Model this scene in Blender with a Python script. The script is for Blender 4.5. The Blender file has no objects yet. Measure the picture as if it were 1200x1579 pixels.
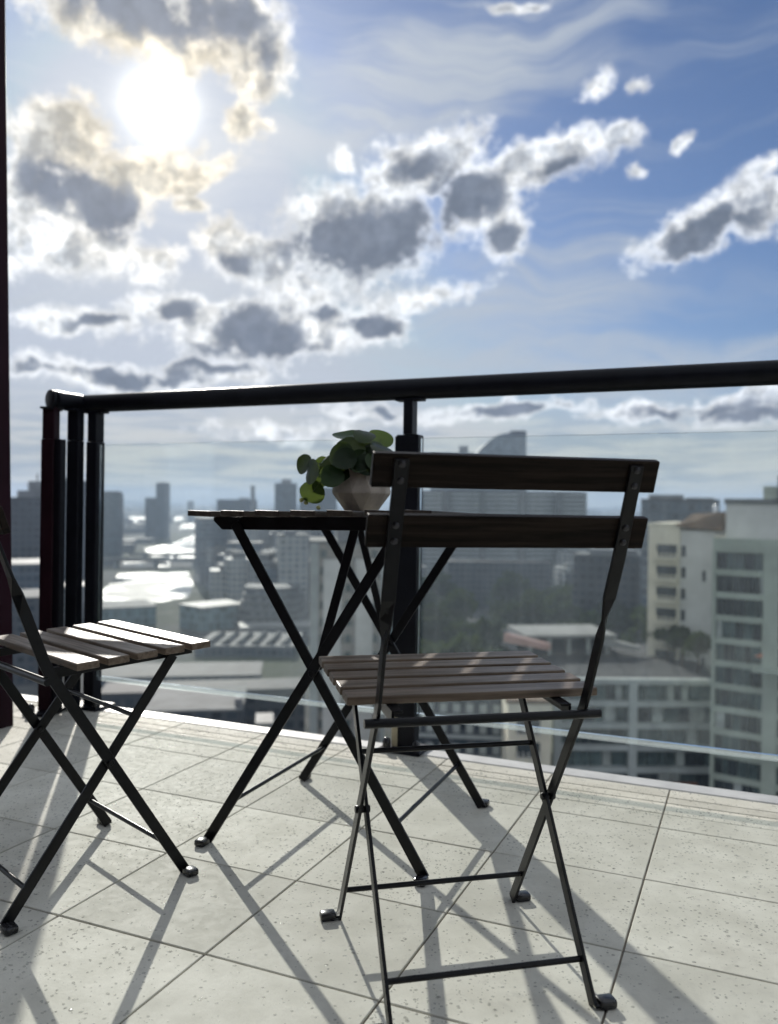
import bpy, bmesh, math, random
import numpy as np
from mathutils import Matrix, Vector
random.seed(7); np.random.seed(7)
PI = math.pi
scene = bpy.context.scene
COL = scene.collection

# ------------------------------------------------------------------ camera
FPX = 1299.0                       # focal length in photo pixels (photo 1200 wide)
CAM_H = 0.7113
def cam_axes(pitch, roll):
    c, s = math.cos(pitch), math.sin(pitch)
    r0, u0, f0 = Vector((1, 0, 0)), Vector((0, s, c)), Vector((0, c, -s))
    cr, sr = math.cos(roll), math.sin(roll)
    return (r0*cr + u0*sr, -r0*sr + u0*cr, f0)
def cam_mat(pitch, roll):
    r, u, f = cam_axes(pitch, roll)
    m = Matrix.Identity(4)
    for i in range(3):
        m[i][0] = r[i]; m[i][1] = u[i]; m[i][2] = -f[i]
    m.translation = (0, 0, CAM_H)
    return m
CW = cam_mat(0.0130, 0.0085)       # level world
CF = cam_mat(0.0037, 0.0150)       # relative to the (drained, slightly sloping) balcony floor
TILT = CW @ CF.inverted()          # balcony floor frame -> world
cam_d = bpy.data.cameras.new('camera'); cam = bpy.data.objects.new('camera', cam_d); COL.objects.link(cam)
cam.matrix_world = CW
cam_d.sensor_fit = 'HORIZONTAL'; cam_d.sensor_width = 36.0; cam_d.lens = 36.0*FPX/1200.0
cam_d.clip_start = 0.05; cam_d.clip_end = 40000
cam_d.dof.use_dof = True; cam_d.dof.focus_distance = 1.48; cam_d.dof.aperture_fstop = cam_d.lens/8.5
cam_d.dof.aperture_blades = 0
scene.camera = cam
AX = cam_axes(0.0130, 0.0085)
def ray(u, v):                     # world direction of a photo pixel
    return (AX[0]*((u-600)/FPX) + AX[1]*(-(v-789.5)/FPX) + AX[2]).normalized()
def at(u, v, d):                   # world point on that ray, d metres ahead
    r = ray(u, v); return Vector((0, 0, CAM_H)) + r*(d/r.y)
AXF = cam_axes(0.0037, 0.0150)
def rayF(u, v): return (AXF[0]*((u-600)/FPX) + AXF[1]*(-(v-789.5)/FPX) + AXF[2]).normalized()

# ------------------------------------------------------------------ render, exposure
scene.view_settings.view_transform = 'Standard'; scene.view_settings.look = 'None'
scene.view_settings.exposure = 0.84; scene.view_settings.gamma = 1.0
scene.view_settings.use_curve_mapping = False
scene.render.engine = 'CYCLES'
cy = scene.cycles
cy.use_denoising = True
try: cy.denoiser = 'OPENIMAGEDENOISE'
except Exception: pass
cy.use_adaptive_sampling = True; cy.adaptive_threshold = 0.02; cy.adaptive_min_samples = 16
cy.max_bounces = 7; cy.diffuse_bounces = 3; cy.glossy_bounces = 3; cy.transparent_max_bounces = 12
cy.transmission_bounces = 3; cy.volume_bounces = 0; cy.sample_clamp_indirect = 4.0
cy.caustics_reflective = False; cy.caustics_refractive = False

# ------------------------------------------------------------------ sun and sky
SUN_DIR = ray(245, 165)            # towards the sun
sun_el = math.asin(SUN_DIR.z); sun_az = math.atan2(SUN_DIR.x, SUN_DIR.y)
sd = bpy.data.lights.new('sun', 'SUN'); sd.energy = 2.9; sd.angle = math.radians(0.55); sd.color = (1.0, 0.95, 0.87)
so = bpy.data.objects.new('sun', sd); COL.objects.link(so); so.location = (0, 0, 60)
so.rotation_euler = (-SUN_DIR).to_track_quat('-Z', 'Y').to_euler()

world = bpy.data.worlds.new('World'); scene.world = world; world.use_nodes = True
NT = world.node_tree; NT.nodes.clear()
class NB:                          # tiny node-graph helper
    def __init__(s, nt): s.nt = nt
    def n(s, t, **k):
        nd = s.nt.nodes.new(t)
        for a, b in k.items(): setattr(nd, a, b)
        return nd
    def put(s, sock, v):
        if hasattr(v, 'is_output') or hasattr(v, 'links'): s.nt.links.new(v, sock)
        else:
            try: sock.default_value = v
            except Exception: sock.default_value = (v, v, v)
    def m(s, op, a, b=0.0, c=0.0, clamp=False):
        nd = s.n('ShaderNodeMath', operation=op, use_clamp=clamp)
        s.put(nd.inputs[0], a); s.put(nd.inputs[1], b); s.put(nd.inputs[2], c); return nd.outputs[0]
    def vm(s, op, a, b=(0, 0, 0), sc=1.0):
        nd = s.n('ShaderNodeVectorMath', operation=op); s.put(nd.inputs[0], a); s.put(nd.inputs[1], b)
        if op == 'SCALE': s.put(nd.inputs['Scale'], sc)
        return nd.outputs['Value'] if op in ('DOT_PRODUCT', 'LENGTH') else nd.outputs['Vector']
    def mix(s, f, a, b, blend='MIX'):
        nd = s.n('ShaderNodeMix', data_type='RGBA', blend_type=blend)
        s.put(nd.inputs[0], f)
        for i, v in ((6, a), (7, b)):
            if isinstance(v, tuple) and len(v) == 3: v = v + (1.0,)
            s.put(nd.inputs[i], v)
        return nd.outputs[2]
    def ss(s, x, a, b, lo=0.0, hi=1.0):      # smoothstep remap
        nd = s.n('ShaderNodeMapRange', interpolation_type='SMOOTHSTEP'); nd.clamp = True
        s.put(nd.inputs[0], x); s.put(nd.inputs[1], a); s.put(nd.inputs[2], b); s.put(nd.inputs[3], lo); s.put(nd.inputs[4], hi)
        return nd.outputs[0]
    def noise(s, v, scale, detail=4, rough=0.55, dist=0.0, lac=2.0):
        nd = s.n('ShaderNodeTexNoise'); s.put(nd.inputs['Vector'], v)
        nd.inputs['Scale'].default_value = scale; nd.inputs['Detail'].default_value = detail
        nd.inputs['Roughness'].default_value = rough; nd.inputs['Distortion'].default_value = dist
        nd.inputs['Lacunarity'].default_value = lac
        return nd
    def ramp(s, f, stops):
        nd = s.n('ShaderNodeValToRGB'); e = nd.color_ramp.elements
        while len(e) < len(stops): e.new(0.5)
        for k, (p, c) in zip(e, stops): k.position = p; k.color = (c[0], c[1], c[2], 1)
        s.put(nd.inputs[0], f); return nd.outputs[0]
    def comb(s, x, y, z):
        nd = s.n('ShaderNodeCombineXYZ'); s.put(nd.inputs[0], x); s.put(nd.inputs[1], y); s.put(nd.inputs[2], z); return nd.outputs[0]

def build_sky():
    b = NB(NT)
    D = b.n('ShaderNodeTexCoord').outputs['Generated']
    sep = b.n('ShaderNodeSeparateXYZ'); b.put(sep.inputs[0], D); X, Y, Z = sep.outputs
    sky = b.n('ShaderNodeTexSky', sky_type='NISHITA'); sky.sun_disc = False
    sky.sun_elevation = sun_el; sky.sun_rotation = sun_az
    sky.altitude = 60; sky.air_density = 1.0; sky.dust_density = 0.6; sky.ozone_density = 2.0
    base = b.vm('MULTIPLY', sky.outputs[0], (SKY_K*0.86, SKY_K*1.05, SKY_K*1.40))
    base = b.vm('MINIMUM', base, (0.30, 0.33, 0.39))
    az = b.m('ARCTAN2', X, Y); el = b.m('ARCSINE', Z)
    P = b.comb(az, el, 0.0)
    # gentle domain warp so that no cloud keeps a drawn outline
    w1 = b.noise(D, 7.0, 2, 0.55).outputs['Color']; w2 = b.noise(D, 23.0, 2, 0.6).outputs['Color']
    Pw = b.vm('ADD', P, b.vm('SCALE', b.vm('SUBTRACT', w1, (0.5, 0.5, 0.5)), sc=0.055))
    Pw = b.vm('ADD', Pw, b.vm('SCALE', b.vm('SUBTRACT', w2, (0.5, 0.5, 0.5)), sc=0.030))
    last = [None]                  # blobs are evaluated one after another (keeps the shader's stack small)
    def field(blobs, seedv, grow=1.0):
        acc = None; dep = last[0]
        for (u, v, ru, rv, ang, st) in blobs:
            r = ray(u, v); a0 = math.atan2(r.x, r.y); e0 = math.asin(r.z)
            k = 1.0/FPX/(1+((u-600)/FPX)**2*0.8)
            mp = b.n('ShaderNodeMapping', vector_type='TEXTURE'); src = Pw
            if dep is not None:
                q = b.n('ShaderNodeVectorMath', operation='MULTIPLY_ADD'); b.put(q.inputs[0], dep); q.inputs[1].default_value = (1e-7, 1e-7, 0); b.put(q.inputs[2], Pw); src = q.outputs[0]
            b.put(mp.inputs[0], src)
            mp.inputs['Location'].default_value = (a0, e0, 0); mp.inputs['Rotation'].default_value = (0, 0, math.radians(ang))
            mp.inputs['Scale'].default_value = (ru*k*grow, rv*k*grow, 1)
            f = b.m('MULTIPLY_ADD', b.vm('LENGTH', mp.outputs[0]), -st, st)
            acc = f if acc is None else b.m('SMOOTH_MAX', acc, f, 0.12)
            dep = acc
        last[0] = acc; return b.m('MAXIMUM', acc, -0.6)
    white = [(225, 42, 225, 58, -4, 1.0), (345, 20, 95, 60, 0, .9), (398, 95, 62, 66, -15, .9), (95, 215, 92, 62, 6, .95), (62, 295, 80, 66, 0, .85), (165, 300, 84, 84, 0, .95), (228, 268, 100, 42, 10, .85), (300, 268, 66, 22, 12, .7), (130, 385, 150, 50, -6, .85), (285, 316, 34, 18, 0, .7), (240, 402, 60, 24, 5, .6), (30, 370, 50, 70, 0, .7),
             (372, 190, 36, 42, 0, .65), (402, 196, 22, 16, 0, .6), (350, 388, 76, 44, -6, .8), (410, 405, 60, 40, 0, .7), (545, 362, 136, 92, 4, 1.0), (655, 252, 104, 54, 14, .9), (700, 216, 40, 24, 0, .7), (845, 246, 128, 44, 14, .95), (940, 216, 54, 26, 20, .8), (735, 312, 86, 66, 0, .95), (782, 360, 50, 54, 0, .85), (536, 238, 26, 22, 0, .6),
             (1085, 350, 122, 52, 24, .95), (1168, 330, 74, 54, 0, .85), (1172, 270, 46, 22, 0, .6), (1046, 214, 24, 14, 30, .6), (971, 257, 18, 12, 0, .55), (920, 130, 34, 20, 10, .6), (990, 128, 19, 13, 0, .55), (800, 0, 54, 9, 0, .6),
             (420, 512, 200, 48, 2, .9), (285, 478, 120, 26, 2, .75), (120, 492, 120, 24, -2, .7), (655, 462, 110, 24, 8, .5), (580, 512, 74, 30, 0, .8), (480, 455, 60, 40, 0, .5), (160, 572, 190, 30, -3, .85), (330, 566, 110, 20, 0, .7), (1150, 632, 120, 30, 2, .8), (1000, 640, 120, 18, 3, .6), (800, 632, 170, 18, 0, .6), (430, 664, 120, 18, 0, .5), (590, 632, 90, 14, 0, .5)]
    dark = [(225, 6, 215, 44, -3, 1.0), (350, 30, 60, 40, -10, .8), (402, 98, 34, 30, 0, .45), (106, 283, 64, 38, 10, 1.0), (178, 330, 60, 50, -20, 1.0), (60, 270, 40, 26, 0, .5), (548, 380, 126, 64, 4, 1.25), (715, 308, 80, 44, -4, 1.1), (778, 372, 44, 30, 0, .8), (655, 330, 90, 26, 0, .6), (872, 262, 54, 18, 10, .85), (645, 246, 50, 22, 10, .7), (930, 240, 40, 14, 14, .5),
            (1082, 362, 96, 38, 22, 1.0), (1150, 350, 60, 26, 0, .6), (400, 515, 84, 42, 2, 1.0), (435, 542, 70, 22, 0, .9), (330, 536, 54, 16, 0, .8), (580, 512, 56, 20, 0, .95), (502, 490, 46, 12, 0, .7), (205, 572, 124, 22, -3, 1.0), (55, 562, 66, 14, 0, .9), (340, 560, 70, 12, 0, .7), (266, 478, 42, 15, 8, .85), (146, 495, 40, 13, 0, .75), (354, 412, 30, 15, 0, .7), (1060, 640, 110, 12, 3, .8), (800, 632, 120, 12, 0, .85), (585, 630, 70, 10, 0, .7), (1160, 648, 80, 11, 0, .7)]
    nz = b.noise(D, 17.0, 5, 0.56).outputs['Fac']; nz2 = b.noise(D, 52.0, 4, 0.60).outputs['Fac']
    n = b.m('MULTIPLY_ADD', b.m('SUBTRACT', nz, 0.5), 0.95, b.m('MULTIPLY', b.m('SUBTRACT', nz2, 0.5), 0.75))
    Fw = b.m('ADD', field(white, 0, 0.98), n); Fd = b.m('ADD', field(dark, 1, 1.08), b.m('MULTIPLY', n, 0.95))
    # the rest of the sky (outside the picture too): broken cumulus, fuller and with fewer grey cores to brighten the shaded floor
    inframe = b.ss(b.m('ABSOLUTE', az), 0.50, 0.70)
    up = b.ss(el, 0.56, 0.72)
    beyond = b.m('MAXIMUM', inframe, up)
    gen = b.noise(D, 4.2, 5, 0.60).outputs['Fac']
    G = b.m('MULTIPLY', b.m('SUBTRACT', gen, 0.44), 5.0)
    Gw = b.m('SUBTRACT', b.m('MULTIPLY', G, beyond), b.m('MULTIPLY', b.m('SUBTRACT', 1.0, beyond), 2.0))
    Fw = b.m('MAXIMUM', Fw, Gw); Fd = b.m('MAXIMUM', Fd, b.m('SUBTRACT', Gw, 0.95))
    # flat layers near the horizon, seen edge on
    lay_v = b.vm('MULTIPLY', P, (8.0, 105.0, 1.0))
    lay = b.noise(b.vm('ADD', lay_v, b.vm('SCALE', w1, sc=1.4)), 1.0, 4, 0.58).outputs['Fac']
    low = b.ss(el, 0.155, 0.02)
    # angle from the sun
    cs = b.vm('DOT_PRODUCT', D, tuple(SUN_DIR)); ang = b.m('ARCCOSINE', b.m('MINIMUM', cs, 0.99999))
    near = b.m('POWER', 2.718, b.m('MULTIPLY', ang, -5.5))        # wide brightening
    aur = b.m('POWER', 2.718, b.m('MULTIPLY', b.m('MULTIPLY', ang, ang), -1.0/(0.027**2)))
    aur2 = b.m('POWER', 2.718, b.m('MULTIPLY', ang, -10.0))
    # thin high veil
    def streak(rot, sx, sy, off):
        mp = b.n('ShaderNodeMapping'); b.put(mp.inputs[0], b.vm('ADD', P, b.vm('SCALE', w1, sc=0.10))); mp.inputs['Location'].default_value = (off, off*0.7, 0)
        mp.inputs['Rotation'].default_value = (0, 0, math.radians(rot)); mp.inputs['Scale'].default_value = (sx, sy, 1)
        return b.noise(mp.outputs[0], 1.0, 5, 0.60).outputs['Fac']
    ci = streak(-15, 2.6, 30.0, 0.0); ci2 = streak(50, 4.0, 26.0, 3.0)
    vf = b.m('MAXIMUM', field([(640, 130, 460, 90, 15, 1.1), (330, 260, 200, 110, 30, .9), (260, 120, 260, 150, 0, .8), (820, 470, 300, 110, 14, 1.0), (420, 460, 420, 70, 0, .9), (600, 560, 640, 60, 0, 1.0), (150, 450, 260, 60, 0, .9), (1080, 570, 300, 55, 10, .9), (980, 390, 160, 40, 10, .6)], 2), b.m('MULTIPLY', beyond, b.m('SUBTRACT', gen, 0.35)))
    fan = b.ss(el, 0.34, 0.22)
    cm = b.m('ADD', b.m('MULTIPLY', ci, b.m('SUBTRACT', 1.0, b.m('MULTIPLY', fan, 0.5))), b.m('MULTIPLY', ci2, b.m('MULTIPLY', fan, 0.5)))
    veil = b.m('MULTIPLY', b.ss(b.m('ADD', vf, b.m('MULTIPLY', b.m('SUBTRACT', cm, 0.5), 1.3)), -0.10, 0.85, 0.0, 0.95), b.ss(cm, 0.30, 0.60, 0.30, 1.0))
    lowveil = b.ss(el, 0.20, 0.02, 0.0, 0.70)
    veil = b.m('MAXIMUM', veil, b.m('MULTIPLY', lowveil, b.ss(cm, 0.25, 0.55, 0.55, 1.0)))
    veilc = b.mix(b.ss(near, 0.0, 0.55), (0.262, 0.295, 0.340), (0.365, 0.385, 0.42))
    c = b.mix(veil, base, veilc)
    # horizon layers
    lc = b.mix(b.ss(lay, 0.38, 0.60), (0.185, 0.215, 0.245), b.mix(near, (0.37, 0.368, 0.335), (0.50, 0.47, 0.38)))
    c = b.mix(b.m('MULTIPLY', low, 0.88), c, lc)
    # cumulus: thin edges glow, thick cores stay grey
    nf = b.noise(D, 105.0, 3, 0.68).outputs['Fac']
    T = b.m('ADD', Fw, b.m('MULTIPLY', b.m('SUBTRACT', nf, 0.5), 0.34))
    alpha = b.ss(T, -0.12, 0.42)
    edge = b.mix(near, (0.64, 0.655, 0.67), (0.78, 0.76, 0.71))
    edge = b.mix(b.ss(ang, 0.20, 0.06, 0.0, 0.75), edge, (0.62, 0.53, 0.38))
    lump = b.m('ADD', b.m('MULTIPLY', nz2, 0.55), b.m('MULTIPLY', nz, 0.45))
    body = b.mix(b.m('MULTIPLY', b.ss(T, 0.05, 0.60), b.ss(lump, 0.34, 0.58)), edge, b.vm('MULTIPLY', edge, (0.50, 0.53, 0.58)))
    core = b.mix(near, (0.084, 0.104, 0.142), (0.120, 0.135, 0.172))
    core = b.mix(b.ss(lump, 0.42, 0.64, 0.0, 0.5), core, (0.150, 0.172, 0.215))
    # relief: lumps turned towards the sun are brighter
    ra = b.noise(D, 30.0, 3, 0.6).outputs['Fac']; rb = b.noise(b.vm('ADD', D, tuple(SUN_DIR*0.010)), 30.0, 3, 0.6).outputs['Fac']
    rel = b.ss(b.m('SUBTRACT', ra, rb), -0.13, 0.13, 0.70, 1.20)
    body = b.vm('SCALE', body, sc=rel); core = b.vm('SCALE', core, sc=b.m('MULTIPLY_ADD', rel, 0.35, 0.65))
    cc = b.mix(b.m('MULTIPLY', b.ss(Fd, -0.12, 0.50), b.ss(T, 0.0, 0.42)), body, core)
    c = b.mix(alpha, c, cc)
    # sun burning through
    glow = b.m('ADD', b.m('MULTIPLY', aur, 1.30), b.m('MULTIPLY', aur2, 0.15))
    c = b.mix(1.0, c, b.vm('SCALE', b.comb(1.0, 0.96, 0.86), sc=glow), 'ADD')
    bg = b.n('ShaderNodeBackground'); b.put(bg.inputs[0], c); bg.inputs[1].default_value = 1.0
    out = b.n('ShaderNodeOutputWorld'); NT.links.new(bg.outputs[0], out.inputs[0])
SKY_K = 0.0295
build_sky()
world.cycles.sampling_method = 'MANUAL'; world.cycles.sample_map_resolution = 1024

# ------------------------------------------------------------------ materials
MATS = {}
def mat(name, col, rough=0.5, var=0.0, vscale=20.0, metal=0.0, spec=0.5, bump=0.0, bscale=200.0, grain=None, coat=0.0):
    m = bpy.data.materials.new(name); m.use_nodes = True; nt = m.node_tree; b = NB(nt)
    p = nt.nodes['Principled BSDF']
    p.inputs['Roughness'].default_value = rough; p.inputs['Metallic'].default_value = metal
    p.inputs['Specular IOR Level'].default_value = spec; p.inputs['Coat Weight'].default_value = coat
    co = b.n('ShaderNodeTexCoord').outputs['Object']
    v = b.vm('MULTIPLY', co, grain) if grain else co
    if var > 0:
        f = b.noise(v, vscale, 5, 0.6).outputs['Fac']
        oi = b.n('ShaderNodeObjectInfo').outputs['Random']
        f = b.m('ADD', b.ss(f, 0.3, 0.7), b.m('MULTIPLY', b.m('SUBTRACT', oi, 0.5), 0.35))
        lo = tuple(max(0, x*(1-var)) for x in col); hi = tuple(min(1, x*(1+var)) for x in col)
        nt.links.new(b.mix(f, lo, hi), p.inputs['Base Color'])
    else: p.inputs['Base Color'].default_value = (*col, 1)
    if bump > 0:
        bp = b.n('ShaderNodeBump'); bp.inputs['Strength'].default_value = bump; bp.inputs['Distance'].default_value = 0.002
        nt.links.new(b.noise(v, bscale, 4, 0.6).outputs['Fac'], bp.inputs['Height']); nt.links.new(bp.outputs[0], p.inputs['Normal'])
    MATS[name] = m; return m
mat('steel', (0.006, 0.0065, 0.008), 0.28, 0.25, 30, spec=0.21, bump=0.08, bscale=350)
mat('steel_rail', (0.007, 0.008, 0.012), 0.40, 0.2, 12, spec=0.14, bump=0.05, bscale=300)
mat('plastic', (0.016, 0.016, 0.018), 0.22, 0.15, 60)
mat('screw', (0.05, 0.05, 0.055), 0.35, metal=0.8)
mat('vent_metal', (0.6, 0.6, 0.6), 0.3, metal=0.9)
mat('cap_stone', (0.50, 0.50, 0.48), 0.42, 0.12, 9, bump=0.1, bscale=120)
mat('grout', (0.21, 0.185, 0.15), 0.9, 0.3, 14)
mat('maroon', (0.017, 0.004, 0.009), 0.6, spec=0.12, var=0.2, vscale=4, bump=0.05, bscale=150)
mat('slab_dark', (0.10, 0.10, 0.10), 0.8, 0.1, 3)
mat('maroon_post', (0.016, 0.005, 0.009), 0.5, 0.2, 8, spec=0.15)
mat('cream', (0.45, 0.40, 0.27), 0.6, 0.15, 30)
mat('soil', (0.03, 0.02, 0.014), 0.95, 0.4, 120, bump=0.6, bscale=160)
mat('pot', (0.40, 0.35, 0.29), 0.6, 0.16, 30, bump=0.15, bscale=220)
mat('stem', (0.10, 0.14, 0.05), 0.5, 0.2, 40)
mat('bud', (0.55, 0.55, 0.22), 0.5, 0.2, 80)

def wood(name, a, bcol, spec=0.3):
    m = bpy.data.materials.new(name); m.use_nodes = True; nt = m.node_tree; b = NB(nt); p = nt.nodes['Principled BSDF']
    p.inputs['Specular IOR Level'].default_value = spec
    co = b.n('ShaderNodeTexCoord').outputs['Object']
    oi = b.n('ShaderNodeObjectInfo').outputs['Random']
    v = b.vm('ADD', b.vm('MULTIPLY', co, (5.0, 110.0, 110.0)), b.comb(b.m('MULTIPLY', oi, 40.0), 0.0, b.m('MULTIPLY', oi, 17.0)))
    g = b.noise(v, 1.0, 6, 0.62, 0.4).outputs['Fac']
    fine = b.noise(b.vm('MULTIPLY', co, (30.0, 900.0, 900.0)), 1.0, 3, 0.6).outputs['Fac']
    wear = b.noise(co, 9.0, 5, 0.6).outputs['Fac']
    c = b.mix(b.ss(g, 0.32, 0.68), a, bcol)
    c = b.mix(b.ss(wear, 0.52, 0.75, 0, 0.35), c, tuple(x*1.25 for x in bcol))
    c = b.mix(b.ss(fine, 0.58, 0.75, 0, 0.5), c, tuple(x*0.45 for x in a))
    nt.links.new(c, p.inputs['Base Color']); nt.links.new(b.ss(g, 0.3, 0.7, 0.46, 0.34), p.inputs['Roughness'])
    bp = b.n('ShaderNodeBump'); bp.inputs['Strength'].default_value = 0.25; bp.inputs['Distance'].default_value = 0.0008
    nt.links.new(b.m('ADD', g, fine), bp.inputs['Height']); nt.links.new(bp.outputs[0], p.inputs['Normal'])
    MATS[name] = m
wood('wood', (0.082, 0.060, 0.043), (0.185, 0.143, 0.106))
wood('wood_table', (0.028, 0.022, 0.018), (0.062, 0.050, 0.041), 0.2)
wood('wood_shaded', (0.008, 0.0068, 0.006), (0.026, 0.019, 0.015), 0.05)  # same wood as the seat, shade on the back slats put into its colour

def tile_material():
    m = bpy.data.materials.new('tile'); m.use_nodes = True; nt = m.node_tree; b = NB(nt); p = nt.nodes['Principled BSDF']
    geo = b.n('ShaderNodeNewGeometry').outputs['Position']; oi = b.n('ShaderNodeObjectInfo').outputs['Random']
    n1 = b.noise(geo, 9.0, 6, 0.6).outputs['Fac']; n2 = b.noise(geo, 55.0, 5, 0.62).outputs['Fac']; n3 = b.noise(geo, 2.3, 4, 0.55).outputs['Fac']
    n4 = b.noise(geo, 420.0, 2, 0.5).outputs['Fac']
    c = b.mix(b.ss(n1, 0.3, 0.7), (0.56, 0.55, 0.48), (0.68, 0.67, 0.595))
    c = b.mix(b.ss(n2, 0.50, 0.72, 0, 0.45), c, (0.45, 0.44, 0.39))
    c = b.mix(b.ss(n3, 0.55, 0.72, 0, 0.35), c, (0.35, 0.33, 0.28))
    c = b.mix(b.ss(n4, 0.62, 0.72, 0, 0.22), c, (0.26, 0.25, 0.23))
    c = b.mix(1.0, c, b.vm('SCALE', b.comb(1.0, 1.0, 1.0), sc=b.m('MULTIPLY_ADD', oi, 0.20, 0.90)), 'MULTIPLY')
    nt.links.new(c, p.inputs['Base Color'])
    nt.links.new(b.ss(n2, 0.3, 0.75, 0.72, 0.52), p.inputs['Roughness']); p.inputs['Specular IOR Level'].default_value = 0.04
    bp = b.n('ShaderNodeBump'); bp.inputs['Strength'].default_value = 0.30; bp.inputs['Distance'].default_value = 0.0015
    nt.links.new(b.m('ADD', n2, b.m('MULTIPLY', n4, 0.4)), bp.inputs['Height']); nt.links.new(bp.outputs[0], p.inputs['Normal'])
    MATS['tile'] = m
tile_material()

def drop_material():
    m = bpy.data.materials.new('water_drop'); m.use_nodes = True; nt = m.node_tree; p = nt.nodes['Principled BSDF']; b = NB(nt)
    p.inputs['Base Color'].default_value = (0.44, 0.44, 0.39, 1); p.inputs['Roughness'].default_value = 0.07; p.inputs['IOR'].default_value = 1.33
    tr = b.n('ShaderNodeBsdfTransparent'); mx = b.n('ShaderNodeMixShader'); mx.inputs[0].default_value = 0.32
    nt.links.new(tr.outputs[0], mx.inputs[1]); nt.links.new(p.outputs[0], mx.inputs[2]); nt.links.new(mx.outputs[0], nt.nodes['Material Output'].inputs[0])
    MATS['drop'] = m
drop_material()

def glass_material():
    m = bpy.data.materials.new('balcony_glass'); m.use_nodes = True; nt = m.node_tree; nt.nodes.clear(); b = NB(nt)
    geo = b.n('ShaderNodeTexCoord').outputs['Object']
    st = b.noise(b.vm('MULTIPLY', geo, (46.0, 46.0, 1.6)), 1.0, 5, 0.65).outputs['Fac']
    sp = b.noise(geo, 150.0, 3, 0.6).outputs['Fac']; bl = b.noise(geo, 3.2, 4, 0.5).outputs['Fac']
    f = b.m('MULTIPLY', b.ss(st, 0.42, 0.75, 0.65, 1.15), b.ss(bl, 0.3, 0.7, 0.65, 1.15))
    f = b.m('ADD', f, b.ss(sp, 0.62, 0.74, 0, 0.5))
    fac = b.m('MULTIPLY', f, GLASS_DIRT)
    tr = b.n('ShaderNodeBsdfTransparent'); tr.inputs[0].default_value = (0.955, 0.975, 0.972, 1)
    gl = b.n('ShaderNodeBsdfGlossy'); gl.inputs['Roughness'].default_value = 0.02; gl.inputs[0].default_value = (0.9, 0.95, 0.97, 1)
    tl = b.n('ShaderNodeBsdfTranslucent'); tl.inputs[0].default_value = (0.75, 0.84, 0.90, 1)
    fr = b.n('ShaderNodeFresnel'); fr.inputs[0].default_value = 1.3
    a = b.n('ShaderNodeMixShader'); nt.links.new(fr.outputs[0], a.inputs[0]); nt.links.new(tr.outputs[0], a.inputs[1]); nt.links.new(gl.outputs[0], a.inputs[2])
    c = b.n('ShaderNodeMixShader'); nt.links.new(fac, c.inputs[0]); nt.links.new(a.outputs[0], c.inputs[1]); nt.links.new(tl.outputs[0], c.inputs[2])
    o = b.n('ShaderNodeOutputMaterial'); nt.links.new(c.outputs[0], o.inputs[0]); MATS['glass'] = m
GLASS_DIRT = 0.027
glass_material()
def glass_edge_material():
    m = bpy.data.materials.new('glass_edge'); m.use_nodes = True; nt = m.node_tree; nt.nodes.clear(); b = NB(nt)
    tr = b.n('ShaderNodeBsdfTransparent'); tr.inputs[0].default_value = (0.9, 0.95, 0.95, 1); tl = b.n('ShaderNodeBsdfTranslucent'); tl.inputs[0].default_value = (0.8, 0.86, 0.88, 1)
    gl = b.n('ShaderNodeBsdfGlossy'); gl.inputs['Roughness'].default_value = 0.25
    a = b.n('ShaderNodeMixShader'); a.inputs[0].default_value = 0.30; nt.links.new(tl.outputs[0], a.inputs[1]); nt.links.new(gl.outputs[0], a.inputs[2])
    c = b.n('ShaderNodeMixShader'); c.inputs[0].default_value = 0.24; nt.links.new(tr.outputs[0], c.inputs[1]); nt.links.new(a.outputs[0], c.inputs[2])
    o = b.n('ShaderNodeOutputMaterial'); nt.links.new(c.outputs[0], o.inputs[0]); MATS['strip'] = m
glass_edge_material()

def leaf_material(name, k, tr):
    m = bpy.data.materials.new(name); m.use_nodes = True; nt = m.node_tree; b = NB(nt); p = nt.nodes['Principled BSDF']
    co = b.n('ShaderNodeTexCoord').outputs['Object']; oi = b.n('ShaderNodeObjectInfo').outputs['Random']
    n = b.noise(co, 60.0, 4, 0.55).outputs['Fac']
    c = b.mix(b.ss(n, 0.3, 0.7), (0.012*k, 0.032*k, 0.010*k), (0.026*k, 0.062*k, 0.016*k)); c = b.mix(b.m('MULTIPLY', oi, 0.4), c, (0.04, 0.075, 0.02))
    nt.links.new(c, p.inputs['Base Color']); p.inputs['Roughness'].default_value = 0.36; p.inputs['Specular IOR Level'].default_value = 0.22
    tl = b.n('ShaderNodeBsdfTranslucent'); tl.inputs[0].default_value = (0.19, 0.27, 0.055, 1)
    mx = b.n('ShaderNodeMixShader'); mx.inputs[0].default_value = tr
    nt.links.new(p.outputs[0], mx.inputs[1]); nt.links.new(tl.outputs[0], mx.inputs[2]); nt.links.new(mx.outputs[0], nt.nodes['Material Output'].inputs[0])
    MATS[name] = m
leaf_material('leaf', 0.4, 0.05)
leaf_material('leaf_lit', 1.1, 0.18)  # copy of the leaf with light shining through put into its colour

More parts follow.
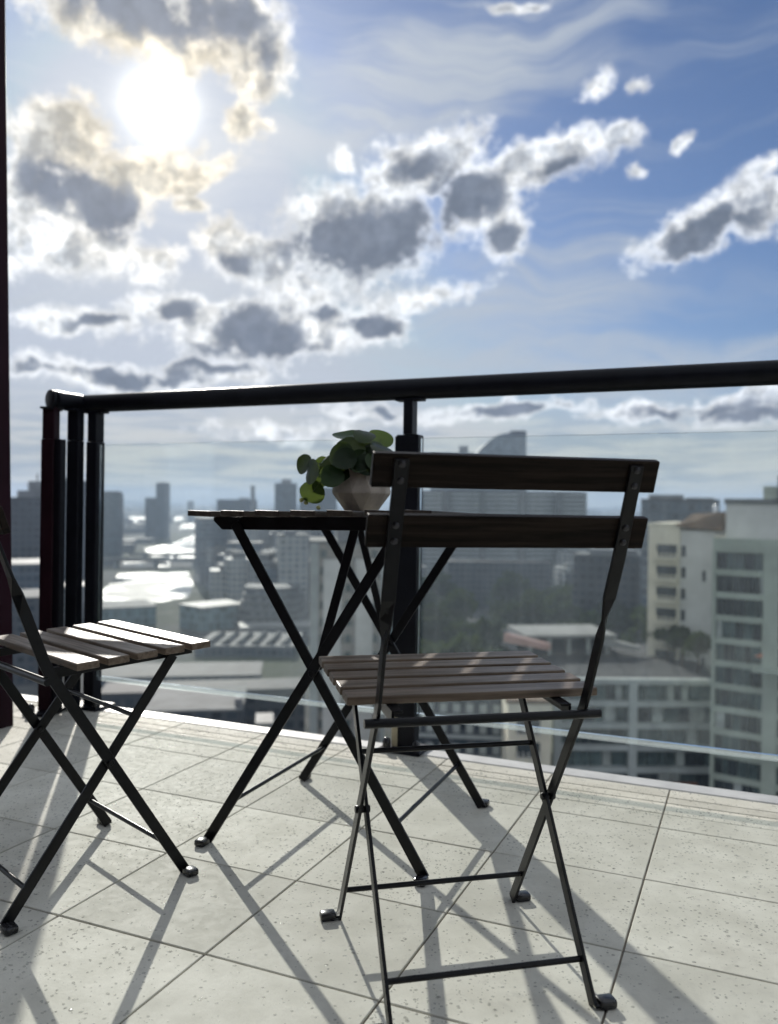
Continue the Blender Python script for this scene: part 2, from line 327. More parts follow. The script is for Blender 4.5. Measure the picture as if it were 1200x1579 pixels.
# ------------------------------------------------------------------ mesh helpers
class MB:
    def __init__(s): s.v = []; s.f = []
    def add(s, vs, fs):
        k = len(s.v); s.v.extend([tuple(x) for x in vs]); s.f.extend([tuple(i+k for i in f) for f in fs]); return s
    def hexa(s, p): return s.add(p, [(0, 3, 2, 1), (4, 5, 6, 7), (0, 1, 5, 4), (1, 2, 6, 5), (2, 3, 7, 6), (3, 0, 4, 7)])
    def box(s, x0, x1, y0, y1, z0, z1, M=None):
        p = [Vector(q) for q in ((x0, y0, z0), (x1, y0, z0), (x1, y1, z0), (x0, y1, z0), (x0, y0, z1), (x1, y0, z1), (x1, y1, z1), (x0, y1, z1))]
        if M is not None: p = [M @ q for q in p]
        return s.hexa(p)
    def strip(s, pts, wdir, w, t):           # flat bar along pts; wdir[i] = width direction, thickness across
        n = len(pts); pts = [Vector(p) for p in pts]; rings = []
        for i in range(n):
            d = (pts[min(i+1, n-1)]-pts[max(i-1, 0)]).normalized()
            wd = Vector(wdir[i] if isinstance(wdir, list) else wdir); wd = (wd - d*wd.dot(d)).normalized(); td = d.cross(wd)
            rings.append([pts[i]+wd*w/2+td*t/2, pts[i]-wd*w/2+td*t/2, pts[i]-wd*w/2-td*t/2, pts[i]+wd*w/2-td*t/2])
        vs = [q for r in rings for q in r]; fs = []
        for i in range(n-1):
            for k in range(4): fs.append((4*i+k, 4*i+(k+1) % 4, 4*i+4+(k+1) % 4, 4*i+4+k))
        fs += [(3, 2, 1, 0), tuple(4*(n-1)+k for k in range(4))]
        return s.add(vs, fs)
    def tube(s, pts, r, seg=12):
        n = len(pts); pts = [Vector(p) for p in pts]; vs = []; fs = []
        ref = Vector((0, 0, 1)) if abs((pts[-1]-pts[0]).normalized().z) < 0.9 else Vector((1, 0, 0))
        for i in range(n):
            d = (pts[min(i+1, n-1)]-pts[max(i-1, 0)]).normalized(); a = d.cross(ref).normalized(); c = d.cross(a)
            rr = r[i] if isinstance(r, (list, tuple)) else r
            vs += [pts[i] + (a*math.cos(2*PI*k/seg)+c*math.sin(2*PI*k/seg))*rr for k in range(seg)]
        for i in range(n-1):
            for k in range(seg): fs.append((i*seg+k, i*seg+(k+1) % seg, (i+1)*seg+(k+1) % seg, (i+1)*seg+k))
        fs += [tuple(range(seg))[::-1], tuple((n-1)*seg+k for k in range(seg))]
        return s.add(vs, fs)
    def lathe(s, prof, seg=24, cap=True, c=(0, 0)):
        vs = []; fs = []; n = len(prof)
        for r, z in prof: vs += [(c[0]+r*math.cos(2*PI*k/seg), c[1]+r*math.sin(2*PI*k/seg), z) for k in range(seg)]
        for i in range(n-1):
            for k in range(seg): fs.append((i*seg+k, i*seg+(k+1) % seg, (i+1)*seg+(k+1) % seg, (i+1)*seg+k))
        if cap: fs += [tuple(range(seg))[::-1], tuple((n-1)*seg+k for k in range(seg))]
        return s.add(vs, fs)
    def prism(s, poly, z0, z1):              # plan polygon, extruded up
        n = len(poly); vs = [(x, y, z0) for x, y in poly]+[(x, y, z1) for x, y in poly]
        fs = [tuple(range(n))[::-1], tuple(range(n, 2*n))]+[(i, (i+1) % n, n+(i+1) % n, n+i) for i in range(n)]
        return s.add(vs, fs)
    def mesh(s, name, bevel=0.0, seg=1, smooth=False):
        me = bpy.data.meshes.new(name); me.from_pydata(s.v, [], s.f); bm = bmesh.new(); bm.from_mesh(me)
        bmesh.ops.recalc_face_normals(bm, faces=bm.faces)
        if bevel > 0: bmesh.ops.bevel(bm, geom=[e for e in bm.edges if len(e.link_faces) == 2 and e.calc_face_angle(0) > 0.5], offset=bevel, segments=seg, profile=0.5, affect='EDGES')
        if smooth:
            for f in bm.faces: f.smooth = True
            for e in bm.edges:
                if len(e.link_faces) == 2 and e.calc_face_angle(0) > 0.7: e.smooth = False
        bm.to_mesh(me); bm.free(); return me
def obj(name, me, m, parent=None, loc=None, rot=None):
    if isinstance(me, MB): me = me.mesh(name)
    if m and not me.materials: me.materials.append(MATS[m])
    o = bpy.data.objects.new(name, me); COL.objects.link(o)
    if parent: o.parent = parent
    if loc is not None: o.location = loc
    if rot is not None: o.rotation_euler = rot
    return o
def tag(o, label, cat, group=None):
    o['label'] = label; o['category'] = cat
    if group: o['group'] = group
    return o
def thing(name, label, cat, group=None, loc=(0, 0, 0), rz=0.0):
    o = bpy.data.objects.new(name, None); COL.objects.link(o); o.empty_display_size = 0.1
    o.location = loc; o.rotation_euler = (0, 0, rz); return tag(o, label, cat, group)
def copy_tree(o, parent=None):
    c = o.copy(); COL.objects.link(c); c.parent = parent
    for ch in list(o.children): copy_tree(ch, c)
    return c
BALCONY = []                        # top-level things standing in the sloping floor frame
# tile frame (x along the balcony edge, y outwards) -> floor frame
TYAW, TOX, TOY = -0.4053, 0.0643, 2.1414
TX, TY = 0.3031, 0.2925
def tf(x, y, z=0.0):
    c, s = math.cos(TYAW), math.sin(TYAW); return Vector((TOX+c*x-s*y, TOY+s*x+c*y, z))
def edge_pt(u, v, yt):               # tile-frame x, height of a photo pixel on the vertical plane y = yt
    r = rayF(u, v); n = Vector((-math.sin(TYAW), math.cos(TYAW), 0)); o = tf(0, yt); t = n.dot(o-Vector((0, 0, 0)))/n.dot(r)
    P = Vector((0, 0, CAM_H)) + r*((n.dot(o))/n.dot(r)); q = P - Vector((TOX, TOY, 0)); c, s = math.cos(-TYAW), math.sin(-TYAW)
    return (c*q.x-s*q.y, P.z)

# ------------------------------------------------------------------ balcony floor
floor = bpy.data.objects.new('balcony_floor', MB().box(-3.4, 3.4, -3.4, 0.3475, -0.25, -0.0035).mesh('balcony_floor')); COL.objects.link(floor)
floor.data.materials.append(MATS['grout']); floor['kind'] = 'structure'
floor.location = (TOX, TOY, 0); floor.rotation_euler = (0, 0, TYAW); BALCONY.append(floor)
J = 0.0036
def tile_mesh(w, h): return MB().box(-w/2, w/2, -h/2, h/2, -0.010, 0.0).mesh('tile', 0.0011, 1)
tm_full = tile_mesh(TX-J, TY-J); tm_full.materials.append(MATS['tile'])
rows = [(0.0, 0.095), (0.095, 0.176), (0.176, 0.222), (0.222, 0.2835)]
strip_me = []
for a, c in rows:
    me = tile_mesh(TX-J, (c-a)-0.0035); me.materials.append(MATS['tile']); strip_me.append(me)
for i in range(-9, 10):
    xc = (i+0.5)*TX
    for j in range(0, 10):
        yc = -(j+0.5)*TY
        w = tf(xc, yc)
        if w.y < -0.35 or abs(w.x) > 1.9 + 0.2*max(0, w.y) or w.y > 4.2: continue
        obj('tile', tm_full, None, floor, (xc, yc, random.uniform(-0.0006, 0.0)), (random.uniform(-.0012, .0012), random.uniform(-.0012, .0012), 0))
    w = tf(xc, 0.1)
    if abs(w.x) < 2.6 and w.y > 0.3:
        for (a, c), me in zip(rows, strip_me): obj('tile', me, None, floor, (xc, (a+c)/2, random.uniform(-0.0006, 0.0)))
obj('edge_cap', MB().box(-3.4, 3.4, 0.2865, 0.352, -0.26, 0.001).mesh('edge_cap', 0.003, 1), 'cap_stone', floor)

# rain drops standing on the tiles (one mass of small domes)
def rain_drops():
    prof = [(1.0, 0.0), (0.86, 0.26), (0.52, 0.43)]; seg = 7
    V = []; 
    for r, z in prof:
        for k in range(seg): V.append((r*math.cos(2*PI*k/seg), r*math.sin(2*PI*k/seg), z))
    V.append((0, 0, 0.5)); V = np.array(V); F3 = []; F4 = []
    for i in range(2):
        for k in range(seg): F4.append((i*seg+k, i*seg+(k+1) % seg, (i+1)*seg+(k+1) % seg, (i+1)*seg+k))
    for k in range(seg): F3.append((2*seg+k, 2*seg+(k+1) % seg, 3*seg))
    N = 26000
    pts = []
    rng = np.random.RandomState(3)
    clump = rng.rand(260, 2)*[3.6, 3.4]+[-1.9, 0.55]
    while len(pts) < N:
        if rng.rand() < 0.30:
            c0 = clump[rng.randint(260)]; x, y = c0+rng.randn(2)*0.05
        else: x, y = rng.rand()*3.6-1.9, 0.6+rng.rand()*2.5
        if abs(x) > 0.30+0.52*y or y < 0.6: continue
        q = Vector((x-TOX, y-TOY)); cc, s_ = math.cos(-TYAW), math.sin(-TYAW); lx, ly = cc*q.x-s_*q.y, s_*q.x+cc*q.y
        if ly > 0.281: continue
        gx = abs(lx/TX-round(lx/TX))*TX; gy = abs(ly/TY-round(ly/TY))*TY
        if gx < 0.006 or (ly < 0 and gy < 0.006): continue
        pts.append((x, y))
    pts = np.array(pts); r = 0.0009+0.0019*rng.rand(N)**2.2+0.0004*rng.rand(N); ax = 1+0.5*rng.rand(N); th = rng.rand(N)*PI
    nv = len(V); P = np.empty((N, nv, 3))
    lx = V[None, :, 0]*r[:, None]*ax[:, None]; ly = V[None, :, 1]*r[:, None]
    P[..., 0] = pts[:, 0, None]+lx*np.cos(th)[:, None]-ly*np.sin(th)[:, None]
    P[..., 1] = pts[:, 1, None]+lx*np.sin(th)[:, None]+ly*np.cos(th)[:, None]
    P[..., 2] = V[None, :, 2]*r[:, None]*(0.62+0.4*rng.rand(N))[:, None]-0.0006
    off = (np.arange(N)*nv)[:, None, None]
    f4 = (np.array(F4)[None]+off).reshape(-1, 4); f3 = (np.array(F3)[None]+off).reshape(-1, 3)
    me = bpy.data.meshes.new('rain_drops'); me.vertices.add(N*nv); me.vertices.foreach_set('co', P.reshape(-1).astype(np.float32))
    me.loops.add(f4.size+f3.size); me.loops.foreach_set('vertex_index', np.concatenate([f4.reshape(-1), f3.reshape(-1)]).astype(np.int32))
    me.polygons.add(len(f4)+len(f3)); me.polygons.foreach_set('loop_start', np.concatenate([np.arange(len(f4))*4, f4.size+np.arange(len(f3))*3]).astype(np.int32))
    me.polygons.foreach_set('use_smooth', np.ones(len(f4)+len(f3), dtype=bool)); me.update(); me.validate()
    o = obj('rain_drops', me, 'drop'); tag(o, 'small rain drops scattered over the pale floor tiles', 'water drops'); o['kind'] = 'stuff'; BALCONY.append(o)
rain_drops()

# ------------------------------------------------------------------ wall at the left edge (fin wall and the unseen house front behind the viewer, added to darken the shade)
wx = edge_pt(25, 1117, 0.017)[0]
wall = obj('balcony_wall', MB().hexa([Vector(q) for q in ((wx-1.6, -0.16, -0.25), (wx, -0.16, -0.25), (wx, 0.017, -0.25), (wx-1.6, 0.017, -0.25), (wx-1.6, -0.16, 4.6), (wx-0.16, -0.16, 4.6), (wx-0.16, 0.017, 4.6), (wx-1.6, 0.017, 4.6))]).mesh('balcony_wall', 0.004, 1), 'maroon'); BALCONY.append(wall)
wall.location = (TOX, TOY, 0); wall.rotation_euler = (0, 0, TYAW)
tag(wall, 'dark maroon painted wall rising along the left edge of the balcony', 'wall')
hf = MB().box(-3.3, 3.3, -3.38, -3.185, -0.2, 2.86).mesh('house_front', 0.004, 1)
hw = obj('house_front', hf, 'maroon', wall)

# ------------------------------------------------------------------ balustrade
RZ = 1.066; RY = 0.318; RR = 0.0315
bal = thing('balustrade', 'dark metal and glass balustrade with round handrail along the balcony edge', 'railing', None, (TOX, TOY, 0), TYAW); BALCONY.append(bal)
xe = edge_pt(82, 616, 0.185)[0]; xc = edge_pt(128, 623, RY)[0]
hand = obj('handrail', MB().tube([(xc-0.002, RY, RZ), (xc+0.10, RY, RZ), (3.0, RY, RZ)], RR, 20).mesh('handrail', 0, 1, True), 'steel_rail', bal)
obj('handrail_return', MB().tube([(xe, 0.185, RZ), (xc, RY+0.012, RZ)], RR*1.005, 20).mesh('handrail_return', 0.002, 1, True), 'steel_rail', bal)
obj('end_cap', MB().tube([(xe-0.004, 0.172, RZ), (xe, 0.1845, RZ)], RR*1.04, 20).mesh('end_cap', 0.003, 2, True), 'steel_rail', bal)
def post(x, y, rz, cream=True, plate=True, hx=0.035, sx=0.0145, pm='steel_rail'):
    M = Matrix.Translation((x, y, 0)) @ Matrix.Rotation(rz, 4, 'Z')
    p = obj('post', MB().box(-hx, hx, -0.022, 0.022, 0.012, 0.93, M).mesh('post', 0.002, 1), pm, bal)
    obj('stem', MB().box(-sx, sx, -0.021, 0.021, 0.931, RZ-RR+0.003, M).mesh('stem', 0.0015, 1), pm, p)
    obj('saddle', MB().box(-0.042, 0.042, -0.02, 0.02, RZ-RR-0.004, RZ-RR+0.0035, M).mesh('saddle', 0.0015, 1), 'steel_rail', p)
    if hx > 0.03: obj('clamp', MB().box(-0.037, 0.037, -0.026, -0.0225, 0.10, 0.925, M).mesh('clamp', 0.001, 1), 'steel_rail', p)
    if plate:
        obj('base_plate', MB().box(-0.066, 0.066, -0.055, 0.045, 0.0005, 0.0115, M).mesh('base_plate', 0.002, 1), 'steel_rail', p)
        bm_ = MB().lathe([(0.0125, 0.0), (0.0125, 0.016), (0.010, 0.024), (0.005, 0.028)], 12).mesh('bolt', 0, 1, True)
        for bx in (-0.046, 0.046):
            q = M @ Vector((bx, -0.034, 0.0115)); obj('bolt', bm_, 'plastic', p, q)
    if cream: obj('packer', MB().box(-0.034, -0.016, -0.0275, -0.0225, 0.012, 0.098, M).mesh('packer', 0.001, 1), 'cream', p)
    return p
PX = edge_pt(626, 1100, RY)[0]
post(PX, RY, 0); post(PX+1.16, RY, 0)
p3 = edge_pt(146, 800, RY)[0]; post(p3, RY, 0, False, True, 0.023, 0.019)
p2 = edge_pt(115, 800, 0.255)[0]; post(p2, 0.255, -1.35, False, False, 0.019, 0.019)
p1 = edge_pt(77, 800, 0.185)[0]; post(p1, 0.185, -1.25, False, True, 0.026, 0.021, 'maroon_post')
obj('flange', MB().box(p1+0.020, p1+0.052, 0.176, 0.202, 0.012, 0.93).mesh('flange', 0.0015, 1), 'steel_rail', bal)
def pane(x0, x1, y, M=None, name='glass_panel'):
    g = obj(name, MB().box(x0, x1, y-0.005, y+0.005, 0.112, 0.92, M).mesh('glass_panel'), 'glass', bal)
    obj('bottom_strip', MB().box(x0, x1, y-0.006, y+0.006, 0.097, 0.1115, M).mesh('bottom_strip', 0.0015, 1), 'strip', g)
pane(p3+0.024, PX-0.037, RY); pane(PX+0.037, PX+1.16-0.037, RY); pane(PX+1.16+0.037, 3.0, RY)

# ------------------------------------------------------------------ folding chair
def rbar(a, b, r=0.0042, seg=10): return MB().tube([a, b], r, seg)
def foot_tab(parent, x, y, side, ydir=0):      # bent-out foot with a plastic cap; side = outward x direction
    obj('foot_tab', MB().box(min(x, x+side*0.020), max(x, x+side*0.020), y-0.009, y+0.009, 0.0035, 0.0078).mesh('foot_tab', 0.0008, 1), 'steel', parent)
    cx = x+side*0.020
    m = MB().box(cx-0.0135, cx+0.0135, y-0.0115, y+0.0115, 0.0, 0.0135).mesh('foot_cap', 0.0042, 2, True)
    obj('foot_cap', m, 'plastic', parent)
def make_chair():
    t = thing('folding_chair', 'x', 'chair')
    # flat-bar legs
    WL, WS = 0.160, 0.1495
    bt, by, lean, sl, gap = 0.780, -0.254, 0.345, 0.0455, 0.0375
    cl, sn = math.cos(lean), math.sin(lean)
    def bp(s_): return (by+sn*s_, bt-cl*s_)
    for s in (-1, 1):
        x = s*WL
        # long leg: foot -> bend at the seat -> twisted up to the backrest
        bend = (-0.118, 0.425); y1, z1 = bp(2*sl+gap+0.012); y0, z0 = bp(0.006)
        pts = [(x, 0.156, 0.004), (x, 0.0, 0.004+0.156/0.274*0.421), (x, bend[0]+0.006, bend[1]-0.010), (x, bend[0]-0.006, bend[1]+0.014)]
        wd = [(0, 1, 0)]*4
        K = 7
        for k in range(1, K+1):
            f = k/K; yy = bend[0]-0.006+(y1-bend[0]+0.006)*f; zz = bend[1]+0.014+(z1-bend[1]-0.014)*f
            tw = min(1, max(0, (f-0.42)/0.34)); tw = tw*tw*(3-2*tw)
            pts.append((x+s*0.004*f, yy, zz)); wd.append((math.sin(tw*PI/2)*s, math.cos(tw*PI/2), 0))
        pts.append((x+s*0.004, y0, z0)); wd.append((s, 0, 0))
        lg = obj('long_leg', MB().strip(pts, wd, 0.0195, 0.0052).mesh('long_leg', 0.0007, 1), 'steel', t)
        foot_tab(lg, x, 0.156, s)
        xs = s*WS
        sh = obj('short_leg', MB().strip([(xs, -0.180, 0.004), (xs, 0.130, 0.424)], (0, 1, 0), 0.0195, 0.0052).mesh('short_leg', 0.0007, 1), 'steel', t)
        foot_tab(sh, xs, -0.180, s)
        obj('pivot', MB().tube([(xs-s*0.006, -0.0022, 0.2445), (x+s*0.007, -0.0022, 0.2445)], 0.0062, 10).mesh('pivot', 0.001, 1, True), 'steel', lg)
        # seat rail (angle bar) under the slats
        f0, r0 = (0.178, 0.4516-0.0135), (-0.116, 0.4365-0.0135)
        m = MB().strip([(s*0.137, f0[0], f0[1]-0.009), (s*0.137, r0[0], r0[1]-0.009)], (0, 0, 1), 0.018, 0.004)
        m.strip([(s*0.1285, f0[0], f0[1]-0.0022), (s*0.1285, r0[0], r0[1]-0.0022)], (1, 0, 0), 0.0125, 0.0036)
        obj('seat_rail', m.mesh('seat_rail', 0.0005, 1), 'steel', t)
    # rods
    obj('rear_rod', rbar((-0.181, -0.1265, 0.409), (0.181, -0.1265, 0.409), 0.0066).mesh('rear_rod', 0, 1, True), 'steel', t)
    obj('upper_rod', rbar((-WS, 0.0525, 0.318), (WS, 0.0525, 0.318), 0.0043).mesh('upper_rod', 0, 1, True), 'steel', t)
    obj('stretcher', rbar((-WL, 0.112, 0.068), (WL, 0.112, 0.068), 0.0045).mesh('stretcher', 0, 1, True), 'steel', t)
    obj('stretcher', rbar((-WS, -0.1424, 0.0515), (WS, -0.1424, 0.0515), 0.0045).mesh('stretcher', 0, 1, True), 'steel', t)
    # seat slats
    sm = MB().box(-0.198, 0.198, -0.0208, 0.0208, -0.0065, 0.0065).mesh('seat_slat', 0.0018, 2); sm.materials.append(MATS['wood'])
    tilt = math.atan2(0.4516-0.4383, 0.267)
    for k in range(5):
        y = 0.183-0.0208-k*(0.267-0.0416)/4; z = 0.4383+(y+0.084)*math.tan(tilt)-0.0066
        obj('seat_slat', sm, None, t, (random.uniform(-.0008, .0008), y, z), (tilt+random.uniform(-.004, .004), 0, random.uniform(-.002, .002)))
    # back slats, screwed to the front of the uprights
    bm_ = MB().box(-0.200, 0.200, -0.006, 0.006, -sl/2, sl/2).mesh('back_slat', 0.0018, 2); bm_.materials.append(MATS['wood_shaded'])
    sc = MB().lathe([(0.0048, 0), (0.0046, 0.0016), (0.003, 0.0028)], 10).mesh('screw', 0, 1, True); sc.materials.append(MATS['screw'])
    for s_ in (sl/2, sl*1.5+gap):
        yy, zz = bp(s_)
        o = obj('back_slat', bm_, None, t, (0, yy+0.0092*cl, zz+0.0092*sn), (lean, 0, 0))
        for sx in (-1, 1):
            for dz in (-0.011, 0.011): obj('screw', sc, None, o, (sx*0.164, -0.0118, dz), (PI/2, 0, 0))
    return t
chair1 = make_chair()
chair1['label'] = 'black steel folding chair with wooden slats, its backrest towards the viewer'
chair2 = copy_tree(chair1); chair2['label'] = 'folding chair at the left edge, cut by the frame, its seat half in sunlight'
for c in (chair1, chair2): c['category'] = 'chair'; c['group'] = 'folding chairs at the bistro table'
chair1.location = (0.116, 1.3451, 0.0); chair1.rotation_euler = (0, 0, 0.2359)
chair2.location = (-0.6100, 1.6398, 0.0); chair2.rotation_euler = (0, 0, -0.7900)
BALCONY += [chair1, chair2]

# ------------------------------------------------------------------ folding table
tab = thing('folding_table', 'square black steel folding bistro table with slatted wooden top', 'table', None, (-0.0702, 1.8978, 0.0), -0.3723); BALCONY.append(tab)
Zt = 0.7017; TW, TD = 0.5316, 0.5438
SH0, SH1 = 0.0168, -0.0154
def tz(x, y): return SH0*x+SH1*y
slm = MB().box(-TD/2, TD/2, -0.0277, 0.0277, -0.0118, 0.0).mesh('top_slat', 0.0016, 2); slm.materials.append(MATS['wood_table'])
pitch = (TW+0.0237)/7
for k in range(7):
    x = -TW/2+0.0277+k*pitch
    obj('top_slat', slm, None, tab, (x, 0, Zt+tz(x, 0)), (math.atan(SH0), -math.atan(SH1)*1.0, PI/2))
for s in (-1, 1):
    y = s*0.2035; zt = Zt-0.0122
    poly = [(-0.246, zt), (0.246, zt), (0.246, zt-0.008), (0.224, zt-0.027), (-0.224, zt-0.027), (-0.246, zt-0.008)]
    m = MB(); n = len(poly); yy0, yy1 = y-0.0022, y+0.0022
    m.add([(x, yy0, z+tz(x, y)) for x, z in poly]+[(x, yy1, z+tz(x, y)) for x, z in poly], [tuple(range(n))[::-1], tuple(range(n, 2*n))]+[(i, (i+1) % n, n+(i+1) % n, n+i) for i in range(n)])
    m.box(-0.244, 0.244, min(y, y-s*0.020), max(y, y-s*0.020), -0.0034, 0.0, Matrix.Translation((0, 0, zt+tz(0, y))) @ Matrix.Rotation(-math.atan(SH0), 4, 'Y'))
    obj('top_rail', m.mesh('top_rail', 0.0006, 1), 'steel', tab)
    ya, yd = s*0.2105, s*0.2175
    la = obj('leg', MB().strip([(-0.190, ya, 0.676+tz(-.19, ya)), (0.2418, ya, 0.004)], (1, 0, 0), 0.0215, 0.0056).mesh('leg', 0.0007, 1), 'steel', tab)
    ld = obj('leg', MB().strip([(0.190, yd, 0.676+tz(.19, yd)), (-0.2418, yd, 0.004)], (1, 0, 0), 0.0215, 0.0056).mesh('leg', 0.0007, 1), 'steel', tab)
    for L, x, y_ in ((la, 0.2418, ya), (ld, -0.2418, yd)):
        obj('foot_tab', MB().box(x-0.009, x+0.009, min(y_, y_+s*0.02), max(y_, y_+s*0.02), 0.0035, 0.0078).mesh('foot_tab', 0.0008, 1), 'steel', L)
        obj('foot_cap', MB().box(x-0.012, x+0.012, y_+s*0.02-0.0135, y_+s*0.02+0.0135, 0.0, 0.014).mesh('foot_cap', 0.0042, 2, True), 'plastic', L)
    obj('pivot', MB().tube([(0, s*0.2065, 0.378), (0, s*0.2235, 0.378)], 0.0075, 10).mesh('pivot', 0.001, 1, True), 'steel', la)
    xb = 0.083 if s < 0 else -0.083
    obj('brace', MB().strip([(xb, s*0.1985, 0.675+tz(xb, s*.2)), (0.004 if s < 0 else -0.004, s*0.2035, 0.385)], (1, 0, 0), 0.0185, 0.0046).mesh('brace', 0.0007, 1), 'steel', tab)
obj('stretcher', rbar((0.1795, -0.2105, 0.096), (0.1795, 0.2105, 0.096), 0.0046).mesh('stretcher', 0, 1, True), 'steel', tab)
obj('stretcher', rbar((-0.1795, -0.2175, 0.096), (-0.1795, 0.2175, 0.096), 0.0046).mesh('stretcher', 0, 1, True), 'steel', tab)

# ------------------------------------------------------------------ potted plant
pb = Vector((-0.063, 1.905, Zt+0.0012))
pl = thing('potted_plant', 'trailing round-leaved green plant in a beige faceted pot on the table', 'plant', None, tuple(pb)); BALCONY.append(pl)
def pot_mesh():
    m = MB(); seg = 10; prof = [(0.037, 0.0), (0.066, 0.042), (0.0665, 0.046), (0.060, 0.098), (0.0555, 0.098), (0.058, 0.080)]; vs = []; fs = []
    for i, (r, z) in enumerate(prof):
        for k in range(seg):
            a = 2*PI*(k+(0.5 if i in (1, 2) else 0.0))/seg; vs.append((r*math.cos(a), r*math.sin(a), z))
    for i in range(len(prof)-1):
        for k in range(seg):
            a, b_, c, d = i*seg+k, i*seg+(k+1) % seg, (i+1)*seg+(k+1) % seg, (i+1)*seg+k
            if i == 0: fs += [(a, b_, d), (b_, c, d)]
            elif i == 2: fs += [(a, b_, c), (a, c, d)]
            else: fs.append((a, b_, c, d))
    fs.append(tuple(range(seg))[::-1]); return m.add(vs, fs).mesh('pot', 0.0012, 1)
obj('pot', pot_mesh(), 'pot', pl, None, (0, 0, 0.35))
obj('soil', MB().lathe([(0.0, 0.086), (0.03, 0.087), (0.0575, 0.084)], 16, False), 'soil', pl)
def leaf_mesh(r, seedk):
    rnd = random.Random(seedk); m = MB(); rings = 5; seg = 18; vs = [(0, 0, 0)]; fs = []
    ph = rnd.uniform(0, 6)
    for i in range(1, rings+1):
        f = i/rings
        for k in range(seg):
            a = 2*PI*k/seg; rr = r*f*(1+0.03*math.sin(3*a+ph))*(1.10 if True else 1)
            x, y = rr*math.cos(a)*1.12, rr*math.sin(a)
            z = 0.16*r*f*f*(1 if seedk % 2 else -0.6) + 0.10*r*f*f*math.sin(2*a+ph) - 0.05*r*math.exp(-(y/(0.12*r))**2)*f
            vs.append((x, y, z))
    for k in range(seg): fs.append((0, 1+k, 1+(k+1) % seg))
    for i in range(rings-1):
        for k in range(seg): a = 1+i*seg; fs.append((a+k, a+seg+k, a+seg+(k+1) % seg, a+(k+1) % seg))
    me = m.add(vs, fs).mesh('leaf', 0, 1, True); return me
LV = [leaf_mesh(1.0, k) for k in range(4)]; LY = [m_.copy() for m_ in LV]
for m_ in LV: m_.materials.append(MATS['leaf'])
for m_ in LY: m_.materials.append(MATS['leaf_lit'])
# photo pixel, distance offset, radius (m), facing direction
leaves = [(479, 727, -0.03, .0330, (-.85, -.5, .1)), (496, 721, .02, .0270, (-.2, -.85, .4)), (482, 758, -.02, .0300, (.1, -.97, .25)), (492, 738, .03, .0260, (.2, -.9, .3)), (507, 728, .0, .0270, (-.3, -.8, .5)),
          (532, 672, .0, .0300, (-.1, -.45, .9)), (562, 671, -.03, .0290, (.1, -.55, .82)), (587, 677, .02, .0310, (.3, -.72, .6)), (589, 691, -.05, .0300, (.3, -.4, .85)), (541, 697, -.04, .0400, (-.2, -.85, .5)),
          (518, 722, -.05, .0400, (-.15, -.93, .3)), (572, 704, -.03, .0330, (.25, -.8, .5)), (506, 711, -.01, .0240, (-.4, -.6, .65)), (555, 712, -.06, .0300, (.0, -.9, .4)), (528, 690, .03, .0280, (-.3, -.5, .8)), (552, 688, .05, .0300, (.2, -.5, .8)),
          (580, 712, -.07, .0270, (.3, -.85, .4)), (531, 708, -.08, .0300, (-.1, -.9, .4)), (597, 700, .03, .0280, (.5, -.5, .7)), (512, 735, -.06, .0300, (-.1, -.9, .35)), (549, 680, .02, .0260, (-.3, -.4, .85)), (470, 716, .0, .0260, (-.6, -.7, .3)), (577, 690, -.02, .0300, (.2, -.6, .75)), (526, 702, -.06, .0320, (-.35, -.8, .45)), (565, 716, -.07, .0280, (.1, -.95, .2))]
TI = TILT.inverted()
for k, (u, v, dd, r, nrm) in enumerate(leaves):
    P = TI @ at(u, v, 1.905+dd); q = P-pb; nrm = Vector(nrm).normalized()
    r *= 0.80; o = obj('leaf', (LY if k in (1, 2, 3, 5, 7, 12, 19) else LV)[k % 4], None, pl, q); o.scale = (r, r, r)
    o.rotation_euler = (nrm.to_track_quat('Z', 'Y').to_matrix() @ Matrix.Rotation(k*1.3, 3, 'Z')).to_euler()
    base = Vector((random.uniform(-.018, .018), random.uniform(-.018, .018), 0.085)); mid = (base+q)/2+Vector((0, 0, 0.022 if q.z > 0.05 else 0.045))
    cpts = [base*(1-f)**2+mid*2*f*(1-f)+(q-nrm*0.001)*f*f for f in [i/6 for i in range(7)]]
    obj('stem', MB().tube(cpts, 0.0013, 6).mesh('stem', 0, 1, True), 'stem', o if False else pl)
bm_ = MB().lathe([(0.001, -0.005), (0.005, -0.002), (0.0055, 0.002), (0.001, 0.006)], 8).mesh('young_leaf', 0, 1, True)
for u, v in ((465, 771), (472, 775), (491, 783), (470, 768), (540, 731)):
    P = TI @ at(u, v, 1.89); obj('young_leaf', bm_, 'bud', pl, P-pb, (random.uniform(0, 2), random.uniform(0, 2), 0))

for o in BALCONY:                   # set everything on the balcony onto the sloping floor
    o.matrix_world = TILT @ o.matrix_basis


